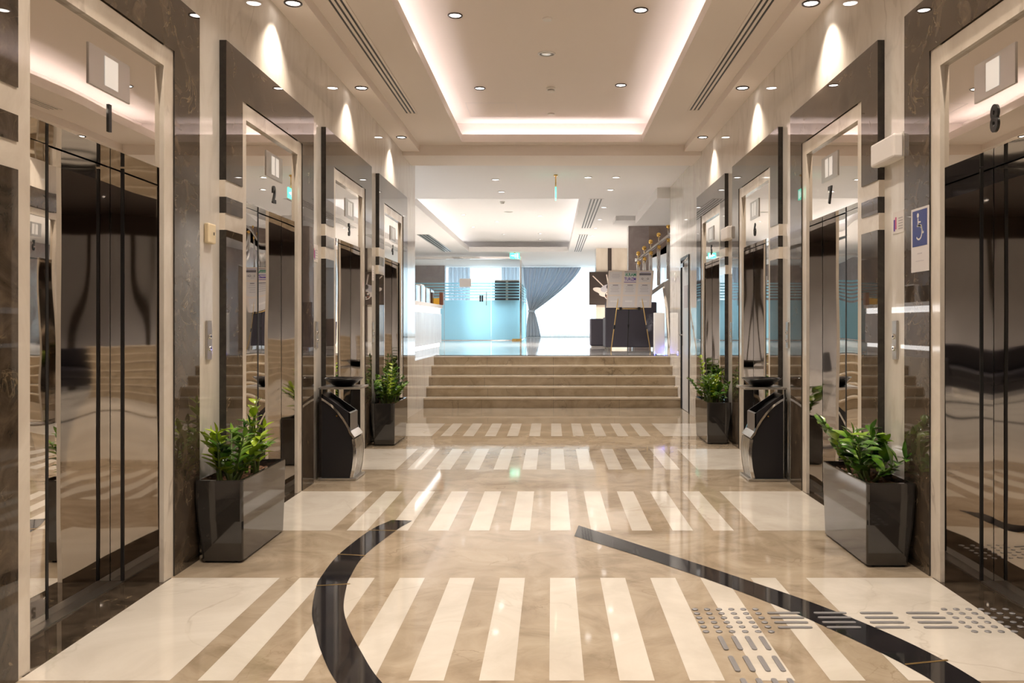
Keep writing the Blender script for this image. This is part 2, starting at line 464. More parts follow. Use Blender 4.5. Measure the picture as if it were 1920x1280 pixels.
# ------------------------------------------------------------------ the setting: corridor ceiling
Y0C, YT = -0.4, 10.70
def ceil_piece(boxes, name='ceiling', m='paint'):
    b = MB(m)
    for q in boxes: b.box(*q)
    return struct(b.build(name))
for s in (-1, 1):
    ceil_piece([(s * 1.69, s * XW, 0.0, 10.9, ZC, 3.62)], 'ceiling_side_strip')            # strip with the wall washers
    ceil_piece([(s * 1.15, s * 1.69, 0.0, 10.9, ZS, ZS + .03)], 'ceiling_soffit')
    ceil_piece([(s * 1.13, s * 1.15, 0.0, YT, ZS, ZS + .095)], 'trim_cove_lip')
    ceil_piece([(s * 1.42, s * 1.46, 0.0, 10.98, ZS + .03, ZT + .05)], 'ceiling_cove_back')
ceil_piece([(-1.15, 1.15, YT + .02, 10.9, ZS, ZS + .03)], 'ceiling_soffit')
ceil_piece([(-1.15, 1.15, YT, YT + .02, ZS, ZS + .095)], 'trim_cove_lip')
ceil_piece([(-1.42, 1.42, 10.86, 10.9, ZS + .03, ZT)], 'ceiling_cove_back')
ceil_piece([(-1.42, 1.42, 0.0, 10.86, ZT, ZT + .06)])
ceil_piece([(-1.46, 1.46, -0.1, 0.0, ZS, ZT + .06)], 'ceiling_cove_back')
ceil_piece([(-XB, XB, -0.1, 11.0, 3.9, 3.95)], 'ceiling_slab')
be = MB('paint'); be.box(-XW - .02, XW + .02, 10.9, 11.6, 3.40, 3.95)
struct(be.build('beam'))
# access panel outlines
ap = MB('slot')
def outline(mb, x0, x1, y0, y1, z, t=.004):
    for (a, b, c, d) in ((x0, x1, y0, y0 + t), (x0, x1, y1 - t, y1), (x0, x0 + t, y0, y1), (x1 - t, x1, y0, y1)):
        mb.box(a, b, c, d, z - .0015, z + .004)
ap.mats = ['ring_white']
outline(ap, -1.0, -.42, 9.85, 10.5, ZT)
struct(ap.build('trim_access_panel'))

# hall ceiling with its tray
TX0, TX1, TY0, TY1 = -2.55, 0.52, 15.0, 26.0
for q in ((-7, TX0, 11.6, 35.5, ZC, ZC + .05), (TX1, 5.5, 11.6, 35.5, ZC, ZC + .05), (TX0, TX1, 11.6, TY0, ZC, ZC + .05), (TX0, TX1, TY1, 35.5, ZC, ZC + .05)):
    ceil_piece([q], 'ceiling_hall', 'paint_hall')
ceil_piece([(TX0, TX0 + .02, TY0, TY1, ZC - .001, ZC + .14), (TX1 - .02, TX1, TY0, TY1, ZC - .001, ZC + .14), (TX0 + .02, TX1 - .02, TY0, TY0 + .02, ZC - .001, ZC + .14), (TX0 + .02, TX1 - .02, TY1 - .02, TY1, ZC - .001, ZC + .14)], 'trim_hall_cove_lip', 'paint_hall')
ceil_piece([(TX0 - .34, TX0 - .30, TY0 - .34, TY1 + .34, ZC + .05, ZC + .32), (TX1 + .30, TX1 + .34, TY0 - .34, TY1 + .34, ZC + .05, ZC + .32), (TX0 - .3, TX1 + .3, TY0 - .34, TY0 - .30, ZC + .05, ZC + .32), (TX0 - .3, TX1 + .3, TY1 + .30, TY1 + .34, ZC + .05, ZC + .32)], 'ceiling_hall_cove_back', 'paint_hall')
ceil_piece([(TX0 - .34, TX1 + .34, TY0 - .34, TY1 + .34, ZC + .32, ZC + .38)], 'ceiling_hall', 'paint_hall')
ceil_piece([(-7, 5.5, 11.6, 35.5, 3.95, 4.0)], 'ceiling_hall_slab', 'paint_hall')
hb = MB('paint_hall'); hb.box(1.7, 5.5, 13.8, 17.4, 3.28, 3.45); hb.box(1.3, 5.5, 17.4, 18.2, 3.36, 3.45)
struct(hb.build('ceiling_hall_soffit'))

# LED coves (lamps of the place)
def cove(name, label, runs, m):
    t = thing(name, label, 'cove light', (0, 0, 0))
    for (x0, x1, y0, y1, z) in runs:
        b = MB(m); b.box(x0, x1, y0, y1, z, z + .012); b.build('led_strip', t)
    return t
cove('cove_light', 'white led cove light around the raised corridor ceiling', [(-1.27, -1.25, .1, 10.6, ZS + .032), (1.25, 1.27, .1, 10.6, ZS + .032), (-1.1, 1.1, 10.77, 10.79, ZS + .032)], 'led')
cove('cove_light', 'white led cove light around the raised ceiling beyond the steps', [(TX0 - .17, TX0 - .14, TY0, TY1, ZC + .062), (TX1 + .14, TX1 + .17, TY0, TY1, ZC + .062), (TX1 + .14, TX1 + .17, TY0 - .1, TY0, ZC + .062)], 'led_hall')

# ------------------------------------------------------------------ lobby behind the camera
lb = MB('marble')
lb.box(-7, -XB + .05, 0.0, 0.3, 0, 3.9); lb.box(XB - .05, 7, 0.0, 0.3, 0, 3.9)
struct(lb.build('wall_lobby_front'))
lb = MB('grey_marble', 'granite'); lb.box(-7, 7, -9.5, -9.3, 0, 2.9, 'grey_marble'); lb.box(-7, 7, -9.5, -9.27, 2.9, 3.9, 'dark_wood')
for x in (-4.8, -2.2, .6, 3.9, 5.6): lb.box(x, x + .12, -9.31, -9.28, 0, 3.6, 'granite')
struct(lb.build('wall_lobby_back'))
lb = MB('cream'); lb.box(-7.2, -7, -9.5, .3, 0, 3.9); struct(lb.build('wall_lobby_left'))
lb = MB('mauve'); lb.box(7, 7.2, -9.5, .3, 0, 3.9); struct(lb.build('wall_lobby_right'))
lb = MB('dark_wood'); lb.box(-7, 7, -9.5, -0.1, 3.45, 3.6); struct(lb.build('ceiling_lobby'))

# ------------------------------------------------------------------ lifts
ORD = {1: 'nearest', 2: 'second', 3: 'third', 4: 'farthest'}
def elevator(s, idx, number, label, two):
    n0 = NEAR[idx]; deep = 0.255 if idx == 0 else 0.115
    t = thing('elevator', label, 'elevator', (s * XF, n0 + PW / 2, 0))
    def U(u): return s * u                # inward distance from the front face
    Y = lambda y: y - PW / 2
    fr = MB('granite', 'granite_edge')
    a0, a1 = 0.26, 1.50                    # white architrave
    # near leg: interrupted by two white bands
    for (z0, zz) in ((0, 1.79), (1.887, 1.98), (2.077, 2.88)):
        fr.box(U(0), U(.04), Y(0), Y(a0), z0, zz, 'granite')
    fr.box(U(0), U(.04), Y(a1), Y(PW), 0, 2.88, 'granite')
    fr.box(U(0), U(.04), Y(a0), Y(a1), 2.60, 2.88, 'granite')
    fo = fr.build('surround', t)
    fo.data.materials.clear(); fo.data.materials.append(M['granite']); fo.data.materials.append(M['granite_edge'])
    for p in fo.data.polygons:
        if abs(p.normal.y) > .5: p.material_index = 1
    for (z0, zz) in ((1.79, 1.887), (1.98, 2.077)):
        b = MB('trim_marble'); b.box(U(.006), U(.04), Y(0.0), Y(a0), z0, zz); b.build('marble_band', fo)
    ar = MB('trim_marble')
    ar.box(U(.008), U(.04), Y(a0), Y(.34), 0, 2.60); ar.box(U(.008), U(.04), Y(1.40), Y(a1), 0, 2.60)
    ar.box(U(.04), U(.10), Y(.302), Y(.34), 0, 2.595); ar.box(U(.04), U(.10), Y(1.40), Y(1.438), 0, 2.595)
    ar.box(U(.008), U(.10), Y(.34), Y(1.40), 2.50, 2.595)
    ar.build('architrave', t)
    tr = MB('mirror_flat'); tr.box(U(.030), U(deep), Y(.34), Y(1.40), 2.005, 2.50)
    to = tr.build('transom_panel', t)
    # floor indicator
    pl = MB('steel'); pl.box(U(.024), U(.032), Y(.76), Y(1.10), 2.235, 2.405)
    po = pl.build('display_plate', t, .002)
    sc = MB('display', 'slot')
    if two:
        sc.box(U(.021), U(.025), Y(.86), Y(.925), 2.26, 2.385, 'display'); sc.box(U(.021), U(.025), Y(.945), Y(1.01), 2.26, 2.385, 'display')
    else:
        sc.box(U(.021), U(.025), Y(.88), Y(.99), 2.26, 2.385, 'display')
    sc.build('display_screen', po)
    text_mesh('door_number', str(number), .155, 'black', t, (U(.028), Y(.93), 2.125), (R(90), 0, R(-90) if s > 0 else R(90)), bold=.006, depth=.008, sx=.8)
    # jambs, leaves, sill
    for (y0, yy) in ((.335, .342), (1.398, 1.405)):
        j = MB('jamb_steel'); j.box(U(.03), U(deep + .01), Y(y0), Y(yy), 0, 2.005); j.build('jamb', t)
    if deep > .2:
        e = MB('black'); e.box(U(.20), U(.215), Y(1.393), Y(1.399), 0.01, 2.0); e.build('track_strip', t)
    mid = .86
    for (y0, yy, du) in ((.343, mid - .008, 0.0), (mid + .008, 1.397, .012)):
        d = MB('mirror'); d.box(U(deep + du), U(deep + du + .03), Y(y0), Y(yy), .008, 2.003)
        d.build('door_panel', t)
    g = MB('black'); g.box(s * (XF + deep + .045), s * (XF + .47), n0 + .302, n0 + 1.438, 0, 2.595); struct(g.build('wall_light_block'))  # unseen black backing, added to keep outside light from leaking in
    g = MB('black'); g.box(U(deep - .002), U(deep + .04), Y(mid - .009), Y(mid + .009), .008, 2.004); g.build('leaf_seal', t)
    si = MB('steel'); si.box(U(deep - .05), U(deep + .03), Y(.343), Y(1.397), .001, .007); si.build('sill', t)
    return t
for i in range(4):
    side = ['nearest', 'second', 'third', 'farthest'][i]
    elevator(-1, i, i + 1, 'mirrored elevator numbered %d in dark stone surround, %s on the left wall' % (i + 1, side), i > 0)
    elevator(1, i, 8 - i, 'mirrored elevator numbered %d in dark stone surround, %s on the right wall' % (8 - i, side), i > 0)

# ------------------------------------------------------------------ wall fittings
def call_plate(s, y, label):
    t = thing('call_button_panel', label, 'elevator button', (s * XW, y, 1.16), 0, 'steel call button panels between the elevators')
    p = MB('steel'); p.box(0, -s * .012, -.032, .032, -.108, .108); p.build('plate', t, .003)
    for z in (.02, -.045):
        b = MB('chrome'); b.lathe([(.015, 0), (.015, .018), (.011, .02)], (-s * .0, 0, z), None, 18, 'x') if s < 0 else b.lathe([(.015, 0), (.015, -.018), (.011, -.02)], (0, 0, z), None, 18, 'x')
        bo = b.build('button', t)
        r = MB('black'); r.lathe([(.006, .0205), (.006, .0212)] if s < 0 else [(.006, -.0205), (.006, -.0212)], (0, 0, z), None, 12, 'x'); r.build('symbol', bo)
    return t
GAP = [4.735, 6.90, 9.07]
call_plate(-1, GAP[0], 'steel call button panel between elevators 1 and 2')
call_plate(-1, GAP[1], 'steel call button panel between elevators 2 and 3')
call_plate(-1, GAP[2], 'steel call button panel between elevators 3 and 4')
call_plate(1, GAP[0], 'steel call button panel between elevators 8 and 7')
call_plate(1, GAP[1], 'steel call button panel between elevators 7 and 6')
call_plate(1, GAP[2], 'steel call button panel between elevators 6 and 5')

t = thing('wall_outlet_box', 'small beige plastic box high on the left wall above call buttons', 'wall box', (-XW, 4.73, 1.75))
b = MB('beige'); b.box(0, .03, -.05, .05, -.055, .055); b.build('box', t, .008)
b = MB('black'); b.box(.029, .0315, .012, .022, -.008, .008); b.build('slot', t)

def emergency_light(y, label):
    t = thing('emergency_light', label, 'emergency light', (XW, y, 2.21), 0, 'emergency lights on the right wall')
    b = MB('white'); b.box(0, -.03, -.17, .17, -.062, .072); b.build('base', t, .004)
    b = MB('paper'); b.box(-.028, -.085, -.165, .165, -.068, .062); b.build('diffuser', t, .012)
    return t
emergency_light(4.73, 'white emergency light box between elevators 8 and 7')
emergency_light(9.07, 'small white emergency light box between elevators 6 and 5')

def notice(s, x, y, z, w_, h_, label, lines, pict=True, group=None):
    t = thing('notice', label, 'notice', (s * x, y, z), 0, group)
    p = MB('paper'); p.box(0, -s * .004, -w_ / 2, w_ / 2, -h_ / 2, h_ / 2); po = p.build('sheet', t)
    k = MB('ink_light')
    near = -1 if s > 0 else 1
    for i in range(lines):
        zz = h_ * (.18 - .6 * i / max(1, lines))
        k.box(-s * .0042, -s * .0052, near * (.05 if s > 0 else .0) * w_, near * .42 * w_, zz - .004, zz + .002)
    k.build('printed_lines', t)
    if pict:
        q = MB('pink_ink', 'violet_ink')
        c = -near * w_ * .26
        q.box(-s * .0042, -s * .0054, c - w_ * .12, c - w_ * .02, -h_ * .3, h_ * .25, 'pink_ink')
        q.box(-s * .0042, -s * .0054, c + w_ * .02, c + w_ * .12, -h_ * .38, h_ * .15, 'violet_ink')
        q.build('pictogram', t)
    return t
notice(1, XW, 4.70, 1.81, .15, .12, 'small white notice with pink pictogram above the call buttons by elevator 8', 5)
notice(-1, XW, 6.88, 1.82, .13, .14, 'small white notice with pink pictogram on the wall between elevators 2 and 3', 4)
notice(-1, XW, 9.07, 1.79, .13, .16, 'plain white notice high on the wall between elevators 3 and 4', 4, False)

# wheelchair sign on the surround of elevator 8
t = thing('wheelchair_sign', 'blue and white wheelchair sign taped on dark stone beside elevator 8', 'sign', (XF, 4.335, 1.68))
p = MB('paper2'); p.box(0, -.003, -.105, .10, -.165, .16); p.build('sheet', t)
p = MB('blue'); p.box(-.0028, -.0042, -.088, .082, -.035, .148); bo = p.build('blue_square', t)
ic = MB('white')
def disc(cy_, cz, r, x, n=16): ic.face([(x, cy_ + r * math.cos(2 * math.pi * k / n), cz + r * math.sin(2 * math.pi * k / n)) for k in range(n)])
def stroke(pts, wd, x):
    for (a, b) in zip(pts, pts[1:]):
        dy, dz = b[0] - a[0], b[1] - a[1]; l = math.hypot(dy, dz); ny, nz = -dz / l * wd / 2, dy / l * wd / 2
        ic.face([(x, a[0] + ny, a[1] + nz), (x, a[0] - ny, a[1] - nz), (x, b[0] - ny, b[1] - nz), (x, b[0] + ny, b[1] + nz)])
xx = -.0048                              # the far side (+y) is the left of the sign
disc(.015, .122, .012, xx)
stroke([(.014, .108), (.012, .070), (-.025, .068), (-.040, .028), (-.052, .034)], .010, xx)
stroke([(.012, .088), (-.018, .086)], .008, xx)
stroke([(.024 + 0, .072)] + [(.004 + .036 * math.cos(a), .035 + .036 * math.sin(a)) for a in [R(v) for v in range(60, 331, 20)]], .009, xx)
ic.build('wheelchair_symbol', bo)
k = MB('ink_light'); k.box(-.0032, -.0038, -.03, .025, -.075, -.069); k.box(-.0032, -.0038, -.05, .045, -.112, -.108); k.build('printed_lines', t)

# ------------------------------------------------------------------ ceiling fittings
def downlight_proto(ring, lens, dia):
    t = thing('downlight', '', 'downlight', (0, 0, -50))
    b = MB(ring); r = dia / 2
    b.lathe([(r, .0), (r, -.007), (r * .90, -.011), (r * .76, -.006), (r * .74, -.0005)], (0, 0, 0), None, 24); b.build('trim_ring', t)
    b = MB(lens); b.lathe([(r * .75, -.002), (r * .5, -.0035), (1e-6, -.004)], (0, 0, 0), None, 20); b.build('lens', t)
    return t
dl = downlight_proto('ring', 'lens', .125)
first = [True]
def put_downlight(proto, flag, loc, label, group):
    if flag[0]:
        flag[0] = False; proto.location = loc; proto['label'] = label; proto['group'] = group; return proto
    return dup(proto, loc, label, None, group)
DY = [1.60, 3.74, 5.85, 7.95, 10.05]
for s, nm in ((-1, 'left'), (1, 'right')):
    for k, y in enumerate(DY):
        pos = ['above elevator 1', 'above elevator 1', 'above elevator 2', 'above elevator 3', 'above elevator 4'] if s < 0 else ['above elevator 8', 'above elevator 8', 'above elevator 7', 'above elevator 6', 'above elevator 5']
        if k == 0: lab = 'recessed wall washer lamp in the %s ceiling strip before %s' % (nm, pos[k][6:])
        else: lab = 'recessed wall washer lamp in the %s ceiling strip %s' % (nm, pos[k])
        o = put_downlight(dl, first, (s * 1.775, y, ZC - .0005), lab, 'wall washer downlights')
        lamp('wall_washer_light', 'SPOT', (s * 1.775, y, ZC - .012), E_WALLSPOT, (1.0, .84, .68), None, (0, R(-6) * -s, 0), spot_size=R(104), spot_blend=.75, shadow_soft_size=.02)
TD = [(-.80, 7.05), (.72, 6.93), (-.78, 9.23), (.735, 9.11), (-.80, 4.9), (.75, 4.85), (-.8, 2.7), (.75, 2.7), (-.8, .6), (.75, .6)]
for k, (x, y) in enumerate(TD):
    side = 'left' if x < 0 else 'right'
    far = {0: 'second from the far end', 1: 'second from the far end', 2: 'nearest the far end', 3: 'nearest the far end', 4: 'third from the far end', 5: 'third from the far end', 6: 'fourth from the far end', 7: 'fourth from the far end', 8: 'fifth from the far end', 9: 'fifth from the far end'}[k]
    put_downlight(dl, first, (x, y, ZT - .0005), 'round recessed lamp on %s of raised corridor ceiling, %s' % (side, far), 'raised ceiling downlights')
    lamp('ceiling_downlight', 'SPOT', (x, y, ZT - .015), E_TRAYSPOT, WARM, None, (0, 0, 0), spot_size=R(120), spot_blend=.8, shadow_soft_size=.05)
# lobby lamps behind the camera
for k, (x, y) in enumerate(((-4, -2.5), (4, -2.5), (0, -3), (-3.2, -6.5), (3.4, -6.2), (0, -7))):
    lamp('lobby_lamp', 'SPOT', (x, y, 3.43), 420, (1.0, .93, .86), None, (0, 0, 0), spot_size=R(130), spot_blend=.7, shadow_soft_size=.06)
    put_downlight(dl, first, (x, y, 3.4495), ['round lamp in the lobby ceiling behind, left front', 'round lamp in the lobby ceiling behind, right front', 'round lamp in the lobby ceiling behind, middle front', 'round lamp in the lobby ceiling behind, left rear', 'round lamp in the lobby ceiling behind, right rear', 'round lamp in the lobby ceiling behind, middle rear'][k], 'lobby lamps')
# hall lamps
hl = downlight_proto('ring_white', 'lens_hall', .13); firsth = [True]
HD = [(-.86, 13.0, 0), (-.84, 14.2, 0), (.54, 12.8, 0), (.96, 12.8, 0), (.96, 14.0, 0), (.98, 16.1, 0), (1.0, 17.96, 0), (1.0, 19.6, 0), (1.0, 21.3, 0),
      (-2.05, 19.7, 1), (-2.05, 22.2, 1), (-.28, 19.9, 1), (-1.35, 21.0, 1), (-1.35, 24.0, 1), (-.33, 23.8, 1), (-.35, 25.4, 1), (-3.6, 17.5, 0), (-3.6, 21.5, 0)]
for k, (x, y, tr) in enumerate(HD):
    z = (ZC + .32 if tr else ZC) - .0005
    where = 'raised hall ceiling' if tr else ('hall ceiling' if x > -3 else 'ceiling over reception')
    row = 'left' if x < -1.6 else ('middle' if x < 0.2 else 'right')
    put_downlight(hl, firsth, (x, y, z), 'small lamp in %s, %s row, %.1f metres past the steps' % (where, row, y - Y_ST), 'hall ceiling downlights')
for (x, y) in ((-.86, 13.6), (.9, 13.4), (-3.5, 17.5), (-3.5, 22), (3.2, 15.5), (1.2, 21), (-1.2, 21), (1.5, 29), (-3, 30), (2.2, 22.6)):  # fill spots set apart from the fixtures; last one added to brighten the column
    lamp('hall_fill_spot', 'SPOT', (x, y, 3.42), E_HALLSPOT * (.45 if y < 14 else 1.15), (1.0, .95, .91), None, (0, 0, 0), spot_size=R(140), spot_blend=.8, shadow_soft_size=.06)

def cap(name, label, loc, prof, m='white', cat='ceiling fitting'):
    b = MB(m); b.lathe(prof, (0, 0, 0), None, 24); o = b.build(name, None, 0, loc); tag(o, label, cat); return o
cap('sprinkler_cover', 'small white sprinkler cover plate on raised ceiling nearer than speaker', (-.04, 7.13, ZT), [(.04, 0), (.04, -.012), (.036, -.016)])
cap('sprinkler_cover', 'small white sprinkler cover plate on raised ceiling near its far end', (-.01, 10.35, ZT), [(.04, 0), (.04, -.012), (.036, -.016)])
def speaker(loc, label, r=.085):
    t = thing('ceiling_speaker', label, 'speaker', loc)
    b = MB('white'); b.lathe([(r, 0), (r, -.006), (r * .82, -.008), (r * .82, -.003)], (0, 0, 0)); b.build('rim', t)
    b = MB('steel'); b.lathe([(r * .82, -.003), (r * .4, -.005), (1e-6, -.0055)], (0, 0, 0)); b.build('grille', t)
speaker((-.05, 8.06, ZT), 'round ceiling speaker in the middle of the raised corridor ceiling')
def detector(loc, label):
    t = thing('smoke_detector', label, 'smoke detector', loc)
    b = MB('white'); b.lathe([(.052, 0), (.052, -.02), (.045, -.024)], (0, 0, 0)); b.build('base', t)
    b = MB('white', 'slot'); b.lathe([(.036, -.024), (.036, -.03)], (0, 0, 0), 'slot'); b.lathe([(.038, -.03), (.034, -.046), (.02, -.05)], (0, 0, 0), 'white'); b.build('sensor_head', t)
detector((-.01, 9.23, ZT), 'white smoke detector on the raised corridor ceiling')
speaker((-.98, 19.2, ZC + .32), 'round ceiling speaker in the raised hall ceiling', .1)
detector((-1.02, 17.6, ZC + .32), 'white smoke detector on the raised hall ceiling')
def diffuser(x0, x1, y0, y1, z, n, label, m='paint'):
    t = thing('linear_diffuser', label, 'air vent', ((x0 + x1) / 2, (y0 + y1) / 2, z))
    hw, hl_ = (x1 - x0) / 2, (y1 - y0) / 2
    b = MB('slot'); b.box(-hw, hw, -hl_, hl_, -.002, -.0003); b.build('slot_recess', t)
    b = MB(m); wd = (x1 - x0) / (n + .0)
    for k in range(n + 1):
        c = -hw + k * wd
        a, d = (c - wd * .27, c + wd * .27)
        b.box(a, d, -hl_, hl_, -.006, -.002)
    for q in (-1, 1): b.box(-hw - wd * .27, hw + wd * .27, q * hl_ - .012, q * hl_ + .012, -.006, -.002)
    b.build('blades', t)
diffuser(-1.585, -1.465, 3.0, 9.24, ZS, 3, 'long three slot air diffuser in the left corridor soffit')
diffuser(1.455, 1.575, 3.0, 9.10, ZS, 3, 'long three slot air diffuser in the right corridor soffit')
diffuser(.66, .90, 15.0, 19.6, ZC, 4, 'bright linear air diffuser on right of hall ceiling, nearer one', 'paint_hall')
diffuser(.66, .90, 21.0, 26.0, ZC, 4, 'bright linear air diffuser on right of hall ceiling, farther one', 'paint_hall')
diffuser(-3.3, -3.05, 21.0, 26.0, ZC, 3, 'grey linear air diffuser on left of hall ceiling', 'steel')
diffuser(2.3, 2.75, 15.0, 16.4, 3.28, 4, 'short slotted air vent above the upper stair', 'paint_hall')

# exit sign seen edge on, and a second one by the glass wall
def exit_sign(loc, rotz, label, drop):
    t = thing('exit_sign', label, 'exit sign', loc, rotz)
    b = MB('gold'); b.tube([(0, 0, 0), (0, 0, -drop)], .008); b.lathe([(.03, 0), (.03, -.02)], (0, 0, 0)); b.build('hanger', t)
    b = MB('exit_green'); b.box(-.15, .15, -.009, .009, -drop - .16, -drop); p = b.build('lit_panel', t, .002)
    q = MB('exit_white')
    for yy in (-.0095, .0095):
        q.box(-.115, -.03, yy - .0006, yy + .0006, -drop - .088, -drop - .072); q.box(-.06, -.03, yy - .0006, yy + .0006, -drop - .1, -drop - .06)
        q.box(.06, .11, yy - .0006, yy + .0006, -drop - .14, -drop - .02)
        q.box(.0, .03, yy - .0006, yy + .0006, -drop - .13, -drop - .05); q.box(.005, .025, yy - .0006, yy + .0006, -drop - .045, -drop - .025)
    q.build('running_figure', p)
exit_sign((.055, 12.6, ZC), R(90), 'thin glowing exit sign hanging edge on above the steps', .2)
exit_sign((-1.15, 26.3, ZC), 0, 'green lit exit sign above the glass door', .02)

# ------------------------------------------------------------------ steps
st = struct(bpy.data.objects.new('stairs', None)); C.objects.link(st)
for k in range(5):
    y0 = Y_ST + k * TREAD; z0, zz = k * RISER, (k + 1) * RISER
    b = MB('step_riser', 'step_tread')
    yb = Y_LAND + .3
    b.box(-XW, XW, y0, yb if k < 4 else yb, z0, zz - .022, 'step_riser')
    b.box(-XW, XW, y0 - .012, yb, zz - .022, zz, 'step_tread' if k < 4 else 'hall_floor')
    for xj in (-1.05 + .07 * (k % 2), .02, 1.0 - .05 * (k % 2)):
        b.box(xj, xj + .003, y0 - .0008, y0, z0, zz - .022, 'black')
    b.build('step', st, .003)

# ------------------------------------------------------------------ tactile paving
def stud_mesh():
    b = MB('stud'); b.lathe([(.0135, 0), (.0130, .002), (.0105, .003), (1e-6, .003)], (0, 0, 0), None, 14); return b
def bar_mesh(l):
    b = MB('stud'); n = 6; pts = []
    h = .010; L_ = l / 2 - h
    for k in range(n + 1): a = -math.pi / 2 + math.pi * k / n; pts.append((L_ + h * math.cos(a), h * math.sin(a)))
    for k in range(n + 1): a = math.pi / 2 + math.pi * k / n; pts.append((-L_ + h * math.cos(a), h * math.sin(a)))
    b.prism(pts, 'z', 0, .003); return b
zt = .0018
s0 = stud_mesh().build('tactile_stud'); used = [False]
def place(o, flag, loc, label, cat, group, rotz=0):
    if flag[0]: o = o.copy(); C.objects.link(o)
    flag[0] = True
    o.location = loc; o.rotation_euler = (0, 0, rotz); tag(o, label, cat, group); return o
for i in range(6):
    for j in range(6):
        place(s0, used, (.625 + .053 * i, 3.463 + .054 * j, zt), 'round grey tactile stud in the square block on the open floor', 'tactile stud', 'tactile studs in the open floor block')
for i in range(6):
    for j in range(6):
        place(s0, used, (1.715 + .054 * i, 3.463 + .054 * j, zt), 'round grey tactile stud in the block at the threshold of elevator 8', 'tactile stud', 'tactile studs at elevator 8')
b0 = bar_mesh(.142).build('tactile_bar'); usedb = [False]
for i in range(4):
    for j in range(4):
        place(b0, usedb, (1.0 + .2 * i, 3.509 + .058 * j, zt), 'grey tactile bar pointing across the floor towards elevator 8', 'tactile bar', 'tactile bars leading to elevator 8')
for i in range(4):
    for j in range(4):
        place(b0, usedb, (.669 + .0545 * i, 3.338 - .203 * j, zt), 'grey tactile bar pointing along the corridor below the stud block', 'tactile bar', 'tactile bars along the corridor', R(90))

# ------------------------------------------------------------------ ash bins
def ash_bin(s, y, label):
    t = thing('ash_bin', label, 'ash bin', (s * 1.865, y, 0))
    X = lambda u: -s * u                 # u: distance out from the wall
    b = MB('steel'); b.box(X(.0), X(.305), -.165, .165, .002, .020); b.build('base_plate', t, .003)
    curve = [(.255, .02), (.274, .10), (.284, .18), (.284, .25), (.272, .33), (.262, .362), (.236, .425), (.20, .485), (.155, .545), (.105, .598), (.05, .636), (.02, .652)]
    prof = [(.02, .02)] + curve
    b = MB('black_paint'); b.prism([(X(u), z) for u, z in prof], 'y', -.135, .135); b.build('body', t)
    # hopper with its sloping open top
    b = MB('black_paint', 'grey_metal', 'black')
    o4 = [(.022, .690), (.248, .535), (.248, .370), (.022, .50)]
    for (y0, yy) in ((-.128, -.118), (.118, .128)): b.prism([(X(u), z) for u, z in o4], 'y', y0, yy, 'black_paint')
    b.prism([(X(.238), .541), (X(.250), .533), (X(.250), .368), (X(.238), .375)], 'y', -.128, .128, 'grey_metal')
    b.prism([(X(.022), .690), (X(.032), .683), (X(.032), .5), (X(.022), .5)], 'y', -.128, .128, 'black_paint')
    b.prism([(X(.03), .60), (X(.24), .46), (X(.24), .45), (X(.03), .59)], 'y', -.12, .12, 'black')
    b.build('hopper', t)
    # chrome edge rails on both faces
    for yy in (-.142, .142):
        b = MB('chrome'); up = [(.262, .362), (.236, .425), (.20, .485), (.155, .545), (.105, .598), (.05, .636), (-.0, .662)]
        for (a, c) in zip(up, up[1:]):
            du, dz = c[0] - a[0], c[1] - a[1]; l = math.hypot(du, dz); nu, nz = -dz / l * .008, du / l * .008
            b.prism([(X(a[0] + nu), a[1] + nz), (X(a[0] - nu), a[1] - nz), (X(c[0] - nu), c[1] - nz), (X(c[0] + nu), c[1] + nz)], 'y', yy - .007, yy + .007)
        b.build('edge_rail', t)
        k = MB('gold'); k.lathe([(.006, 0), (.006, -.01 if yy < 0 else .01)], (X(.145), yy * .955, .515), None, 10, 'y'); k.build('lock_screw', t)
    # buckle and ribbed bulging front
    b = MB('chrome'); b.prism([(X(.240), .385), (X(.255), .395), (X(.292), .345), (X(.278), .335)], 'y', -.15, .15); b.build('buckle_bar', t, .002)
    low = [(.262, .02), (.279, .10), (.288, .18), (.288, .25), (.277, .33)]
    ribs = MB('steel', 'chrome')
    for k in range(6):
        yc = -.11 + .044 * k
        for (a, c) in zip(low, low[1:]):
            ribs.prism([(X(a[0]), a[1]), (X(a[0] + .010), a[1]), (X(c[0] + .010), c[1]), (X(c[0]), c[1])], 'y', yc - .017, yc + .017, 'steel')
    for yy in (-.138, .138):
        for (a, c) in zip(low, low[1:]):
            ribs.prism([(X(a[0] - .012), a[1]), (X(a[0] + .014), a[1]), (X(c[0] + .014), c[1]), (X(c[0] - .012), c[1])], 'y', yy - .006, yy + .006, 'chrome')
    ribs.build('ribbed_front', t)
    # top shelf on two posts, and the dish
    for yy in (-.13, .13):
        b = MB('chrome'); b.box(X(.004), X(.024), yy - .01, yy + .01, .02, .728); b.build('post', t)
    b = MB('steel'); b.box(X(-.0), X(.335), -.16, .16, .728, .745); b.build('shelf', t, .002)
    b = MB('black_gloss'); b.lathe([(1e-6, .746), (.07, .746), (.085, .752), (.125, .782), (.155, .808), (.158, .812), (.150, .812), (.12, .79), (.08, .765), (1e-6, .76)], (X(.165), 0, 0), None, 40); b.build('ash_dish', t)
    return t
ash_bin(-1, 6.96, 'black ash bin with glossy dish and ribbed steel front by elevator 3 on left')
ash_bin(1, 6.93, 'black ash bin with glossy dish and ribbed steel front by elevator 6 on right')

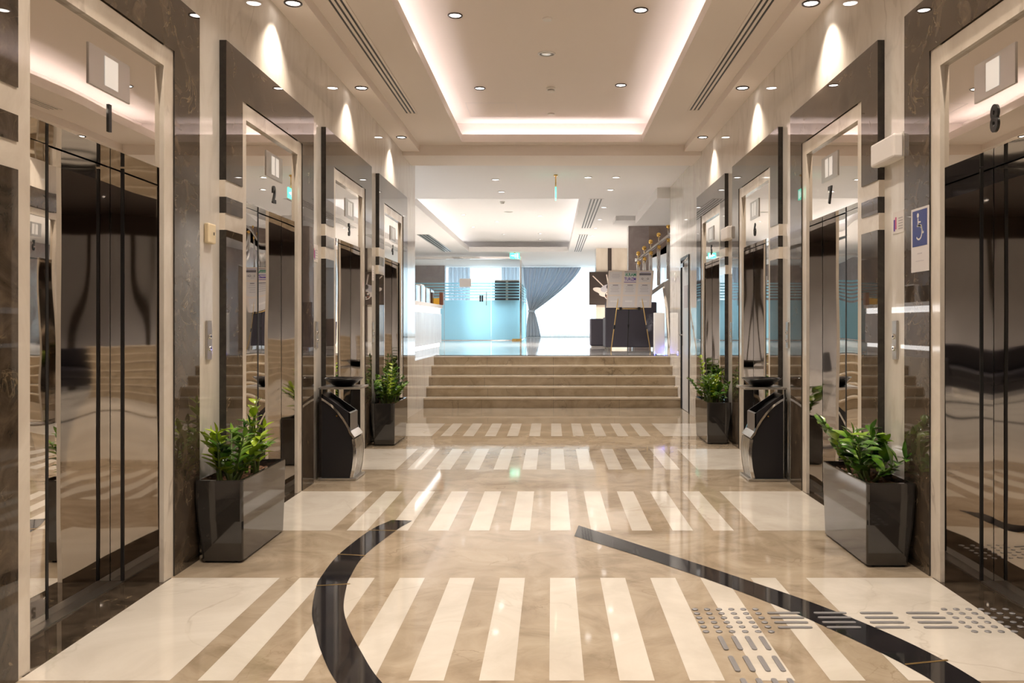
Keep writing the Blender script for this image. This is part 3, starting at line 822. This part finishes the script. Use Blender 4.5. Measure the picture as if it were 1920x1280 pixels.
# ------------------------------------------------------------------ planted boxes
def leaf(bm, base, d, up, l, wd, mi, bend):
    """one glossy ovate leaflet"""
    d = d.normalized(); side = d.cross(up).normalized(); nrm = side.cross(d).normalized()
    rows = [(0, .10), (.18, .62), (.42, 1.0), (.68, .78), (.88, .36), (1.0, .02)]
    prev = None
    for (t_, w_) in rows:
        c = base + d * (l * t_) - nrm * (bend * l * t_ * t_)
        hw = wd * .5 * w_
        cur = [bm.verts.new(c - side * hw + nrm * hw * .35), bm.verts.new(c), bm.verts.new(c + side * hw + nrm * hw * .35)]
        if prev:
            for q in range(2):
                f = bm.faces.new((prev[q], prev[q + 1], cur[q + 1], cur[q])); f.material_index = mi; f.smooth = True
        prev = cur

def potted_plant(s, yc, length, fronds, label, rng):
    t = thing('potted_plant', label, 'potted plant', (s * 1.735, yc, 0))
    H, hw, hl_ = .435, .125, length / 2
    # outer shell: corridor face vertical, wall and end faces slightly tapered to the foot
    b = MB('planter')
    def ring(z, k, ins, inner=0.0):
        xa, xb = -hw + inner + ins, hw - inner - ins * .2
        pts = []
        rc = .014 if not inner else .008
        ya, yb = -hl_ + ins * .6 + inner, hl_ - ins * .6 - inner
        for (cx, cyy, a0) in ((xb - rc, yb - rc, 0), (xa + rc, yb - rc, 90), (xa + rc, ya + rc, 180), (xb - rc, ya + rc, 270)):
            for j in range(4):
                a = R(a0 + 30 * j); pts.append((cx + rc * math.cos(a), cyy + rc * math.sin(a), z))
        return [b.bm.verts.new((-s * p[0], p[1], p[2])) for p in pts]
    rings = [ring(.012, 0, .032), ring(.10, 0, .022), ring(.22, 0, .008), ring(.34, 0, .0), ring(H - .006, 0, .0), ring(H, 0, .003), ring(H, 0, 0, .018), ring(H - .06, 0, 0, .020)]
    for A, B in zip(rings, rings[1:]):
        n = len(A)
        for j in range(n):
            f = b.bm.faces.new((A[j], A[(j + 1) % n], B[(j + 1) % n], B[j])); f.smooth = False
    b.bm.faces.new(rings[0][::-1])
    b.build('planter_box', t)
    b = MB('black'); b.box(-hw + .04, hw - .04, -hl_ + .04, hl_ - .04, .0, .014); b.build('foot', t)
    # soil: bumpy bark surface
    b = MB('soil'); nx, ny = 14, 34; g = []
    for i in range(nx + 1):
        g.append([b.bm.verts.new((-hw + .020 + (2 * hw - .040) * i / nx, -hl_ + .020 + (length - .040) * j / ny, H - .05 + rng.uniform(0, .018))) for j in range(ny + 1)])
    for i in range(nx):
        for j in range(ny): b.bm.faces.new((g[i][j], g[i + 1][j], g[i + 1][j + 1], g[i][j + 1]))
    so = b.build('bark_soil', t, recalc=False); so['kind'] = 'stuff'
    for p in so.data.polygons:
        if p.normal.z < 0: p.flip()
    for (fx, fy, lean, az, hgt, young, npair, ls) in fronds:
        base = Vector((fx, fy, H - .055))
        dirv = Vector((math.cos(az) * math.sin(lean), math.sin(az) * math.sin(lean), math.cos(lean)))
        pts = []; n = 9
        for k in range(n + 1):
            u = k / n
            p = base + dirv * hgt * u + Vector((math.cos(az), math.sin(az), 0)) * (hgt * .22 * lean * u * u) - Vector((0, 0, 1)) * (hgt * .10 * lean * u * u)
            # stay clear of the wall behind
            lim = .118
            if s * p.x > lim: p.x = s * lim
            pts.append(p)
        b = MB('stem'); b.tube(pts, [.011 - .008 * k / n for k in range(n + 1)], None, 7); stem_o = b.build('stem', t)
        lf = MB('leaf_young' if young else 'leaf')
        for k in range(npair):
            u = .28 + .70 * k / max(1, npair - 1)
            i0 = min(n - 1, int(u * n)); p = pts[i0].lerp(pts[i0 + 1], u * n - i0)
            ax = (pts[i0 + 1] - pts[i0]).normalized()
            side0 = ax.cross(Vector((-math.sin(az), math.cos(az), 0.01))).normalized()
            sd = ax.cross(side0).normalized()
            for q in (-1, 1):
                dd = sd * q * rng.uniform(.75, 1.0) + ax * rng.uniform(.45, .95) + Vector((rng.uniform(-.2, .2), rng.uniform(-.2, .2), rng.uniform(-.1, .15)))
                l = ls * rng.uniform(.8, 1.15) * (1.0 - .35 * abs(u - .55))
                tip = p + dd.normalized() * l
                if s * tip.x > .125: dd.x -= s * 1.2
                leaf(lf.bm, p, dd, ax * .6 + Vector((0, 0, 1)) * .7 + side0 * .2, l * 1.25, l * .68, 0, rng.uniform(.05, .3))
        leaf(lf.bm, pts[-1], pts[-1] - pts[-2], Vector((0.3, .2, .8)), ls * .8, ls * .34, 0, .1)
        for v in lf.bm.verts:
            if s * v.co.x > .122: v.co.x = s * (.122 + .003 * rng.random())
        lf.build('leaves', stem_o, recalc=False)
    return t

rng = random.Random(11)
def clump(cx, cyy, n, hmin, hmax, ls, lean=(.1, .7), young=.2, npair=(5, 8), spread=.05):
    out = []
    for k in range(n):
        out.append((cx + rng.uniform(-spread, spread), cyy + rng.uniform(-spread, spread), rng.uniform(*lean), 2 * math.pi * (k + rng.uniform(0, .6)) / n, rng.uniform(hmin, hmax), rng.random() < young, rng.randint(*npair), ls))
    return out
F1 = clump(.0, -.20, 8, .22, .34, .085, (.15, .65), .45) + clump(.0, .10, 5, .26, .36, .08, (.1, .45), .45) + [(.02, .08, .05, 1.0, .42, True, 8, .06)]
potted_plant(-1, 4.80, .72, F1, 'glossy dark planter of green leafy plants between elevators 1 and 2', rng)
F2 = clump(.0, -.08, 6, .20, .32, .105, (.25, .9), .1, (4, 6)) + clump(.0, .14, 5, .24, .36, .10, (.15, .6), .1, (4, 6))
potted_plant(1, 4.72, .72, F2, 'glossy dark planter of broad leafed plants between elevators 8 and 7', rng)
F3 = clump(.0, -.12, 11, .22, .36, .075, (.15, .75), .1) + clump(.0, .15, 9, .24, .40, .075, (.1, .6), .1) + [(.04, -.12, .05, 1., .44, True, 9, .06), (-.06, .2, .12, 5., .52, False, 10, .06)]
potted_plant(-1, 9.10, .74, F3, 'far left dark planter of bushy plants between elevators 3 and 4', rng)
F4 = clump(.0, -.12, 11, .20, .32, .075, (.15, .8), .15) + clump(.0, .15, 9, .24, .42, .075, (.1, .6), .15) + [(-.05, .15, .1, 2.5, .5, True, 9, .065)]
potted_plant(1, 9.22, .74, F4, 'far right dark planter of bushy plants between elevators 6 and 5', rng)

# ------------------------------------------------------------------ service door in the right wall
d = bpy.data.objects.new('door_1', None); C.objects.link(d); struct(d); d.location = (XW, 11.86, 0)
b = MB('black_paint'); b.box(-.012, .10, 0, .045, 0, 2.22); b.box(-.012, .10, .715, .76, 0, 2.22); b.box(-.012, .10, .045, .715, 2.175, 2.22); b.build('door_frame', d)
b = MB('door_white'); b.box(.01, .055, .048, .712, .006, 2.172); lf = b.build('door_leaf', d)
b = MB('chrome'); b.box(.011, .003, .655, .695, .93, 1.15); b.tube([(.004, .675, 1.09), (-.045, .675, 1.09), (-.05, .56, 1.085)], .009); b.build('door_handle', lf)
b = MB('chrome'); b.box(.01, -.045, .30, .52, 2.06, 2.12); b.tube([(-.03, .34, 2.125), (-.03, .12, 2.15), (.0, .06, 2.19)], .009); b.build('door_closer', lf)
b = MB('ink_light'); b.box(.0105, .006, .20, .52, 1.48, 1.80); b.build('door_plate', lf)
b = MB('chrome')
for z in (.3, 1.1, 1.9): b.box(-.004, .012, .04, .055, z - .06, z + .06)
b.build('hinges', d)
t = thing('light_switch', 'small white switch plate on marble right of the top step', 'switch', (XW, 13.2, 1.98))
b = MB('white'); b.box(0, -.01, -.04, .04, -.065, .065); b.build('plate', t, .002)
b = MB('steel'); b.box(-.008, -.014, -.012, .012, -.025, .025); b.build('rocker', t)

# ------------------------------------------------------------------ hall: outer walls, window wall
b = MB('mauve'); b.box(-7.2, -7, 11.5, 35.5, 0, 4); struct(b.build('wall_hall_left'))
b = MB('mauve'); b.box(5.5, 5.7, 13.4, 35.5, 0, 4); struct(b.build('wall_hall_right'))
b = MB('paint_hall', 'mauve')
b.box(-7, -5.2, Y_WIN, Y_WIN + .2, ZL, 3.95, 'mauve'); b.box(4.6, 5.5, Y_WIN, Y_WIN + .2, ZL, 3.95)
b.box(-5.2, 4.6, Y_WIN, Y_WIN + .2, ZL, ZL + .12); b.box(-5.2, 4.6, Y_WIN, Y_WIN + .2, 3.42, 3.95)
struct(b.build('wall_hall_window'))
wn = struct(bpy.data.objects.new('window_1', None)); C.objects.link(wn); wn.location = (0, Y_WIN + .1, 0)
b = MB('glass'); b.face([(-5.2, 0, ZL + .12), (4.6, 0, ZL + .12), (4.6, 0, 3.42), (-5.2, 0, 3.42)]); b.build('window_pane', wn)
b = MB('steel')
for k in range(8): x = -5.2 + 9.8 * k / 7; b.box(x - .025, x + .025, -.03, .03, ZL + .12, 3.42)
for z in (ZL + .12, 3.38): b.box(-5.2, 4.6, -.03, .03, z, z + .05)
b.build('window_frame', wn)

def drape(name, label, cat, xl, xr, z0, z1, y, fold, amp, m, nz=14, fn=None, group=None):
    b = MB(m); nx = int(abs(xr(0) - xl(0)) / fold * 10) if callable(xl) else int((xr - xl) / fold * 10)
    nx = max(nx, 40); g = []
    for j in range(nz + 1):
        v = j / nz; z = z1 + (z0 - z1) * v
        a = xl(v) if callable(xl) else xl; c = xr(v) if callable(xr) else xr
        amp_v = amp * min(1.0, .35 + abs(c - a) / 1.2) if callable(xr) else amp
        row = []
        for i in range(nx + 1):
            u = i / nx
            nf = (xr(0) - xl(0)) / fold if callable(xl) else (xr - xl) / fold
            ph = 2 * math.pi * nf * u
            row.append(b.bm.verts.new((a + (c - a) * u + .2 * amp_v * math.sin(ph * 1.7 + .4), y + amp_v * math.sin(ph) + .3 * amp_v * math.sin(ph * 2.3 + v * 2), z)))
        g.append(row)
    for j in range(nz):
        for i in range(nx):
            f = b.bm.faces.new((g[j][i], g[j][i + 1], g[j + 1][i + 1], g[j + 1][i])); f.smooth = True
    o = b.build(name, None, recalc=False); tag(o, label, cat, group)
    return o
drape('sheer_curtain', 'bright white sheer curtain across the far windows behind the glass', 'curtain', -5.1, 4.5, ZL + .02, 3.43, Y_WIN - .15, .16, .022, 'sheer', 3)
def curve_r(v):
    # right edge of the tied back drape: sweeps from the top right in to the tie
    tie = .63
    if v < tie:
        q = v / tie
        return 1.12 - 1.80 * (q ** 1.35) - .02 * q if q < 1 else -.70
    q = (v - tie) / (1 - tie); return -.70 + .26 * q ** .7
def curve_l(v):
    tie = .63
    if v < tie: return -1.10 + .22 * (v / tie) ** 2
    q = (v - tie) / (1 - tie); return -.88 - .16 * q ** .7
gc = drape('drape', 'grey blue drape swept left and tied at the bright window', 'curtain', curve_l, curve_r, ZL + .01, 3.43, Y_WIN - .55, .16, .05, 'curtain', 40)
sol = gc.modifiers.new('solid', 'SOLIDIFY'); sol.thickness = .01
b = MB('curtain'); b.lathe([(.13, -.045), (.135, 0), (.13, .045)], (0, 0, 0), None, 18); tb = b.build('tieback', gc, 0, (-.79, Y_WIN - .55, 1.74)); tb.scale = (1, .75, 1)
drape('drape', 'straight grey drape left of the bright pane behind glass', 'curtain', -4.0, -3.15, ZL + .01, 3.43, Y_WIN - .5, .15, .05, 'curtain', 3)
drape('drape', 'straight grey drape behind the right end of the glass wall', 'curtain', -1.95, -1.25, ZL + .01, 3.43, Y_WIN - .5, .15, .05, 'curtain', 3)
drape('drape', 'narrow grey drape right of the cream column', 'curtain', 2.2, 3.1, ZL + .01, 3.43, Y_WIN - .5, .15, .05, 'curtain', 3)
b = MB('mauve'); b.box(-5.6, -4.05, Y_WIN - 1.2, Y_WIN - .8, ZL, ZC); struct(b.build('wall_pier_mauve'))

# ------------------------------------------------------------------ glass partition with door
YG = 26.6
gt = thing('glass_partition', 'frosted striped glass wall with handle door across the hall', 'glass wall', (0, YG, ZL))
def gp(z): return z - ZL
XG0, XG1 = -6.5, -.98
ZF, ZTOP = 1.99, 3.27
for (xa, xb, nm) in ((XG0, -4.66, 'glass_panel'), (-4.65, -3.36, 'glass_panel'), (-3.35, -1.90, 'glass_door'), (-1.89, XG1, 'glass_panel')):
    b = MB('glass'); b.face([(xa, 0, .02), (xb, 0, .02), (xb, 0, gp(ZTOP)), (xa, 0, gp(ZTOP))]); po = b.build(nm, gt)
    f = MB('frost'); f.face([(xa, -.008, .02), (xb, -.008, .02), (xb, -.008, gp(ZF)), (xa, -.008, gp(ZF))])
    for k in range(6):
        z = gp(ZF) + .055 + .088 * k; f.face([(xa, -.008, z), (xb, -.008, z), (xb, -.008, z + .048), (xa, -.008, z + .048)])
    f.build('frosted_film', po)
    if nm == 'glass_door':
        h = MB('chrome'); h.tube([(xb - .14, -.06, gp(1.82)), (xb - .14, -.06, gp(2.24))], .014)
        for z in (gp(1.88), gp(2.18)): h.tube([(xb - .14, -.06, z), (xb - .14, 0, z)], .009)
        h.build('door_handle', po)
        h = MB('black_paint'); h.box(xb - .36, xb - .31, -.025, .025, gp(1.94), gp(2.14)); h.box(xb - .295, xb - .245, -.025, .025, gp(1.94), gp(2.14)); h.build('door_lock', po)
        h = MB('paper'); h.box(xb - .98, xb - .62, -.012, -.008, gp(2.40), gp(2.66)); n_ = h.build('paper_notice', po)
b = MB('chrome'); b.box(XG0, XG1 + .03, -.04, .04, gp(ZTOP), gp(ZTOP) + .07); b.build('head_rail', gt)
b = MB('chrome'); b.box(XG0, XG1, -.02, .02, 0, .02); b.build('floor_channel', gt)
b = MB('chrome'); b.box(XG1 - .02, XG1 + .03, -.03, .03, 0, gp(ZTOP)); b.build('end_post', gt)
b = MB('gold'); b.box(XG1 - .26, XG1 + .03, -.04, .04, .0, .05); b.build('floor_hinge', gt)
b = MB('glass'); b.face([(XG1 + .005, .03, .02), (XG1 + .005, 5.6, .02), (XG1 + .005, 5.6, gp(ZTOP)), (XG1 + .005, .03, gp(ZTOP))]); po = b.build('glass_return', gt)
f = MB('frost'); xr_ = XG1 + .013; f.face([(xr_, .03, .02), (xr_, 5.6, .02), (xr_, 5.6, gp(ZF)), (xr_, .03, gp(ZF))])
for k in range(6):
    z = gp(ZF) + .055 + .088 * k; f.face([(xr_, .03, z), (xr_, 5.6, z), (xr_, 5.6, z + .048), (xr_, .03, z + .048)])
f.build('frosted_film', po)
cb = thing('cabinet', 'dark two door cabinet on tall legs behind the striped glass beside the drape', 'cabinet', (-1.55, 29.5, ZL))
for q in (-1, 1):
    b = MB('fabric'); b.box(q * .04, q * .42, -.15, .15, 1.16, 1.98); b.build('door', cb)
    for r in (-.13, .13):
        b = MB('steel'); b.box(q * .38, q * .41, r - .015, r + .015, 0, 1.16); b.build('leg', cb)
b = MB('white'); b.box(-.42, .42, -.15, .15, 1.98, 2.02); b.box(-.04, .04, -.14, .14, 1.16, 1.98); b.build('frame', cb)

# ------------------------------------------------------------------ reception desk
rd = thing('reception_desk', 'long pale marble reception desk with glowing strips left of the steps', 'reception desk', (-2.02, 14.0, ZL))
Y1, Y2 = -1.9, 1.75
b = MB('desk_marble'); b.box(-.6, -.02, Y1, Y2, .17, .70); b.build('desk_front', rd)
b = MB('desk_marble'); b.box(-.6, -.06, Y1, Y2, 0, .10); b.build('plinth', rd)
b = MB('led_white'); b.box(-.6, -.055, Y1, Y2 - .01, .10, .17); b.build('light_strip', rd)
b = MB('led_white'); b.box(-.6, -.04, Y1, Y2 - .01, .70, .80); b.build('light_strip', rd)
b = MB('paint_hall'); b.box(-.65, .0, Y1, Y2 + .01, .80, .86); b.build('counter_top', rd, .004)
for k in range(6):
    y = 12.35 + .55 * k
    t = thing('brochure_rack', 'clear brochure holder on the desk, %s' % ['first from the corridor wall', 'second from the corridor wall', 'third from the corridor wall', 'fourth from the corridor wall', 'second from the far end', 'at the far end'][k], 'brochure holder', (-2.2, y, ZL + .86), 0, 'brochure holders on the reception desk')
    b = MB('glass'); b.box(.08, .085, -.2, .2, 0, .26 + .02 * (k % 2)); b.build('holder', t)
    b = MB('paper'); b.box(.0, .075, -.19, .19, 0.0, .30 - .03 * (k % 3)); b.build('brochures', t)
t = thing('desk_sign', 'yellow and dark wood sign stand at the desk end', 'sign', (-2.1, 15.62, ZL + .86))
b = MB('wood'); b.box(.04, .11, -.02, .10, -.18, .05); b.build('stand', t)
b = MB('yellow'); b.prism([(-.24, -.17), (.04, -.17), (.04, -.05), (-.24, -.08)], 'y', -.03, -.02); b.build('card', t)
t.location.z = ZL + .86 + .181

# ------------------------------------------------------------------ hall furniture and right side
b = MB('cream', 'dark_wood'); b.box(1.28, 2.30, 24.8, 25.4, ZL, ZC, 'cream'); b.box(1.62, 1.73, 24.785, 24.81, ZL, ZC, 'dark_wood')
struct(b.build('column'))
# picture on the column
pt = thing('picture', 'square dark picture with pale shapes on the cream column', 'picture', (1.58, 24.74, 2.28))
b = MB('dark_wood'); b.box(-.50, .46, -.02, .04, -.48, .48); b.build('canvas', pt, .004)
b = MB('paper', 'pink_ink', 'board', 'wood', 'black', 'paper2')
def ell(cx, cz, rx, rz, m, yy, a=0.0):
    b.face([(cx + rx * math.cos(q) * math.cos(a) - rz * math.sin(q) * math.sin(a), yy, cz + rx * math.cos(q) * math.sin(a) + rz * math.sin(q) * math.cos(a)) for q in [2 * math.pi * k / 18 for k in range(18)]], m)
ell(-.20, -.06, .20, .075, 'board', -.022, -.25); ell(-.12, -.14, .24, .06, 'board', -.0221, -.5); ell(.02, .00, .20, .11, 'ink_light', -.0222, .25)
ell(-.02, -.20, .20, .06, 'board', -.0223, -.15); ell(.20, -.06, .14, .08, 'ink_light', -.0224, .6); ell(.24, .16, .10, .09, 'pink_ink', -.0225, .3)
ell(.06, -.20, .13, .13, 'board', -.023); ell(.06, -.20, .105, .105, 'black', -.0232)
for q_ in range(5): ell(.06 + .065 * math.cos(q_ * 1.257), -.20 + .065 * math.sin(q_ * 1.257), .035, .028, 'wood' if q_ % 2 else 'board', -.0234, q_)
ell(.05, .04, .055, .07, 'black', -.0236)
for (a, c) in (((-.40, .36), (-.05, .02)), ((.0, .40), (.06, .05)), ((.36, .40), (.14, .06))):
    dx, dz = c[0] - a[0], c[1] - a[1]; l = math.hypot(dx, dz); nx, nz = -dz / l * .014, dx / l * .014
    b.face([(a[0] + nx, -.0215, a[1] + nz), (a[0] - nx, -.0215, a[1] - nz), (c[0] - nx, -.0215, c[1] - nz), (c[0] + nx, -.0215, c[1] + nz)], 'board')
b.build('painted_shapes', pt)

def armchair(loc, wd, dp, ht, label):
    t = thing('armchair', label, 'armchair', loc)
    b = MB('fabric'); b.box(-wd / 2, wd / 2, -dp / 2, -dp / 2 + .16, .05, ht); b.build('backrest', t, .02)
    b = MB('fabric_edge')
    b.box(-wd / 2 + .16, wd / 2 - .16, -dp / 2 + .16, dp / 2, .05, ht * .46); b.build('seat', t, .02)
    for q in (-1, 1):
        b = MB('fabric_edge'); b.box(q * wd / 2, q * (wd / 2 - .16), -dp / 2 + .16, dp / 2, .05, ht * .68); b.build('armrest', t, .02)
    for q in (-1, 1):
        for r in (-1, 1):
            b = MB('chrome'); b.box(q * (wd / 2 - .03), q * (wd / 2 - .07), r * (dp / 2 - .03), r * (dp / 2 - .07), 0, .05); b.build('leg', t)
    return t
armchair((1.57, 17.35, ZL), 1.02, .80, .95, 'large charcoal armchair seen from behind the notice easel')
b = MB('fabric'); b.box(-.22, .16, -.3, .3, .03, .63)
t = thing('side_seat', 'smaller charcoal box seat left of the large armchair', 'seat', (1.07, 19.0, ZL))
b.build('body', t, .02)
b = MB('paper'); b.box(-.2, .15, -.28, .28, 0, .03); b.build('plinth', t)

# easel with the travel notice board
ez = thing('notice_easel', 'notice board of nine sheets on a brass tripod easel', 'easel', (1.45, 16.1, ZL))
b = MB('board'); b.prism([(-.43, .82), (.42, .82), (.47, 1.52), (-.38, 1.52)], 'y', -.012, .012)
bd = b.build('board', ez)
def bx_(u, v): return (-.43 + .05 * v + .85 * u, .82 + .70 * v)     # board coordinates
for c in range(3):
    for r in range(3):
        u0, u1 = .03 + .325 * c, .03 + .325 * c + .27; v1, v0 = .97 - .33 * r, .97 - .33 * r - .29
        p = MB('paper2', 'ink', 'ink_light', 'violet_ink'); yy = -.0125
        def q(a0, b0, a1, b1, m, y_): p.face([(*[bx_(u0 + (u1 - u0) * a0, v0 + (v1 - v0) * b0)[0]], y_, bx_(0, v0 + (v1 - v0) * b0)[1]), (bx_(u0 + (u1 - u0) * a1, v0 + (v1 - v0) * b0)[0], y_, bx_(0, v0 + (v1 - v0) * b0)[1]), (bx_(u0 + (u1 - u0) * a1, v0 + (v1 - v0) * b1)[0], y_, bx_(0, v0 + (v1 - v0) * b1)[1]), (bx_(u0 + (u1 - u0) * a0, v0 + (v1 - v0) * b1)[0], y_, bx_(0, v0 + (v1 - v0) * b1)[1])], m)
        q(0, 0, 1, 1, 'paper2', yy)
        y2 = yy - .0012
        if (c, r) == (1, 0):
            q(0, .95, 1, 1.0, 'ink', y2); q(0, 0, 1, .05, 'violet_ink', y2)
        elif (c, r) == (2, 0):
            q(.02, .66, .98, .86, 'ink', y2); q(.1, .92, .9, .95, 'violet_ink', y2); q(.3, .15, .7, .2, 'ink_light', y2); q(.15, .3, .85, .33, 'ink_light', y2)
        elif r < 2:
            for k in range(3 + r): z = .72 - .15 * k; q(.2 - .05 * (k % 2), z, .8 + .05 * (k % 2), z + .045, 'ink_light', y2)
            if r == 1: q(.3, .86, .75, .92, 'ink', y2)
        else:
            q(.2, .45, .8, .6, 'paper', y2)
        p.build('notice_sheet', bd, recalc=False)
ux = bx_(.485, .87)
text_mesh('printed_name', 'iKRAM', .088, 'green_ink', bd, (bx_(.495, .885)[0], -.0145, bx_(0, .885)[1]), (R(90), 0, 0), bold=.0015, depth=.001, sx=.82)
text_mesh('printed_name', 'TURiZM', .085, 'violet_ink', bd, (bx_(.49, .765)[0], -.0145, bx_(0, .765)[1]), (R(90), 0, 0), bold=.0015, depth=.001, sx=.72)
for k, u in enumerate((.76, .88)):
    b = MB('ink'); c0 = bx_(u, .78)
    pts = [2 * math.pi * j / 16 for j in range(17)]
    for a, c in zip(pts, pts[1:]):
        b.face([(c0[0] + .018 * math.cos(a), -.0142, c0[1] + .018 * math.sin(a)), (c0[0] + .018 * math.cos(c), -.0142, c0[1] + .018 * math.sin(c)), (c0[0] + .011 * math.cos(c), -.0142, c0[1] + .011 * math.sin(c)), (c0[0] + .011 * math.cos(a), -.0142, c0[1] + .011 * math.sin(a))])
    b.build('round_symbol', bd, recalc=False)
for (a, c) in (((-.16, .02, 1.3), (-.345, -.08, .0)), ((.20, .02, 1.3), (.40, -.08, .0)), ((.02, .03, 1.35), (.02, .50, 0))):
    lm = 'brass_line' if c[1] < 0 else 'black_paint'
    b = MB(lm); b.tube([a, c], .010, None, 8)
    m_ = [(a[i] + (c[i] - a[i]) * .62) for i in range(3)]
    m2 = [(a[i] + (c[i] - a[i]) * .68) for i in range(3)]
    b.tube([m_, m2], .017, 'black', 8); b.build('leg', ez)
b = MB('brass_line', 'black'); b.tube([(-.225, -.03, .80), (.26, -.03, .80)], .009, 'brass_line', 8)
for x in (-.16, .19): b.box(x - .025, x + .025, -.055, .0, .77, .83, 'black')
b.build('ledge', ez)

# scent diffuser
df = thing('scent_diffuser', 'tall white scent diffuser with blue lights beside the marble wall', 'diffuser', (1.80, 14.35, ZL))
b = MB('white'); b.box(-.085, .085, -.085, .085, .012, .70); b.build('casing', df, .006)
b = MB('black'); b.box(-.04, .04, -.04, .04, .69, .704); b.build('outlet', df)
for q in (-1, 1):
    b = MB('blue_led'); b.box(q * .088, q * .078, -.09, -.075, .0, .05); b.build('blue_light', df)
lamp('diffuser_glow', 'POINT', (1.915 - .01, 14.2, ZL + .04), .6, (.1, .12, 1.0), None, shadow_soft_size=.02)
mm = bpy.data.materials.new('mist'); mm.use_nodes = True
nt = mm.node_tree; nt.nodes.remove(nt.nodes['Principled BSDF'])
v = nt.nodes.new('ShaderNodeVolumePrincipled'); v.inputs['Color'].default_value = (.95, .93, 1, 1)
tc = nt.nodes.new('ShaderNodeTexCoord'); nn = nt.nodes.new('ShaderNodeTexNoise'); nn.inputs['Scale'].default_value = 9; nn.inputs['Distortion'].default_value = 1.5
rr = ramp(nt, [(.45, (0, 0, 0)), (.75, (1, 1, 1))]); ml = nt.nodes.new('ShaderNodeMath'); ml.operation = 'MULTIPLY'; ml.inputs[1].default_value = 7.0
nt.links.new(tc.outputs['Object'], nn.inputs['Vector']); nt.links.new(nn.outputs['Fac'], rr.inputs[0]); nt.links.new(rr.outputs[0], ml.inputs[0]); nt.links.new(ml.outputs[0], v.inputs['Density'])
nt.links.new(v.outputs[0], nt.nodes['Material Output'].inputs['Volume'])
M['mist'] = mm
b = MB('mist'); b.lathe([(1e-6, -.16), (.04, -.12), (.065, -.02), (.07, .08), (.04, .16), (1e-6, .18)], (0, 0, 0), None, 16)
o = b.build('mist_plume', None, 0, (1.635, 14.3, ZL + .52)); tag(o, 'faint pale plume of mist beside the scent diffuser', 'mist'); o['kind'] = 'stuff'

# upper stair: walls, curb, balustrade
b = MB('mauve'); b.box(1.72, 2.18, 19.2, 19.5, ZL, ZC); struct(b.build('pillar_grey'))
b = MB('brown_panel'); b.prism([(2.18, 2.72), (5.5, 5.2), (5.5, ZC + .4), (2.18, ZC)], 'y', 19.2, 19.5); struct(b.build('wall_stair_panel'))
D_ = 18.3
def wx(x, D=D_): return (x - VX) * D / FPX
def wz(y, D=D_): return EYE - (y - VY) * D / FPX
b = MB('marble'); b.prism([(wx(1243), wz(531)), (wx(1290), wz(497)), (wx(1290), ZL), (wx(1254), ZL), (wx(1250), wz(578))], 'y', 18.1, 18.5)
struct(b.build('wall_stair_parapet'))
b = MB('steel'); b.prism([(wx(1185), wz(572)), (wx(1245), wz(528)), (wx(1245), wz(536)), (wx(1185), wz(580))], 'y', 18.2, 18.4)
b.box(wx(1185), wx(1189), 18.2, 18.4, ZL, wz(572)); struct(b.build('trim_stair_curb'))
bal = thing('stair_balustrade', 'chrome stair balustrade topped with gold balls rising to right', 'balustrade', (wx(1195), D_, ZL))
def loc_(x, y): return (wx(x) - wx(1195), 0, wz(y) - ZL)
b = MB('chrome'); b.tube([loc_(1191, 487), loc_(1196, 487), loc_(1290, 413)], .034, None, 12); b.build('handrail', bal)
for (x, yt, yl, yb) in ((1197, 475, 493, 563), (1208, 465, 485, 555), (1220, 453, 474, 546), (1235, 440, 463, 535), (1253, 424, 450, 523), (1270, 410, 437, 511)):
    p = MB('chrome')
    for dx in (-2.2, 2.2):
        p.tube([loc_(x + dx, yl), loc_(x + dx, yb - 0)], .014, None, 8)
    p.tube([loc_(x, yt), loc_(x, yb)], .012, None, 8)
    po = p.build('post', bal)
    g = MB('gold'); g.ball(loc_(x, yt), .048); g.build('ball', po)
    g = MB('gold'); g.ball(loc_(x + 1, yl), .042); g.build('ball', po)

# ------------------------------------------------------------------ lobby furniture seen only in the mirrors
def sofa(loc, rz, label):
    t = thing('sofa', label, 'sofa', loc, rz)
    b = MB('leather'); b.box(-1.0, 1.0, -.42, .42, .08, .26); b.build('base', t, .02)
    for q in (-.5, .5):
        b = MB('leather'); b.box(q - .49, q + .49, -.25, .45, .26, .45); b.build('seat_cushion', t, .04)
        b = MB('leather'); b.box(q - .49, q + .49, -.42, -.2, .44, .88); b.build('back_cushion', t, .05)
    for q in (-1, 1):
        b = MB('leather'); b.box(q * .98, q * 1.16, -.42, .45, .08, .6); b.build('armrest', t, .04)
    for q in (-1, 1):
        for r in (-1, 1):
            b = MB('chrome'); b.box(q * .9, q * .95, r * .34, r * .39, 0, .08); b.build('leg', t)
sofa((3.6, -6.6, 0), 0, 'black leather sofa mirrored in the doors of elevator 1')
sofa((-3.6, -6.6, 0), 0, 'second black leather sofa of the lobby, mirrored beside elevator 8')
b = MB('step_riser', 'step_tread')
for k in range(7):
    b.box(-.9, .9, -.35, .35, .14 * k, .14 * k + .12, 'step_riser'); b.box(-.91, .91, -.36, .36, .14 * k + .12, .14 * k + .14, 'step_tread')
o = b.build('counter', None, 0, (1.75, -4.6, 0)); tag(o, 'layered brown stone counter mirrored beside elevator 1', 'counter')
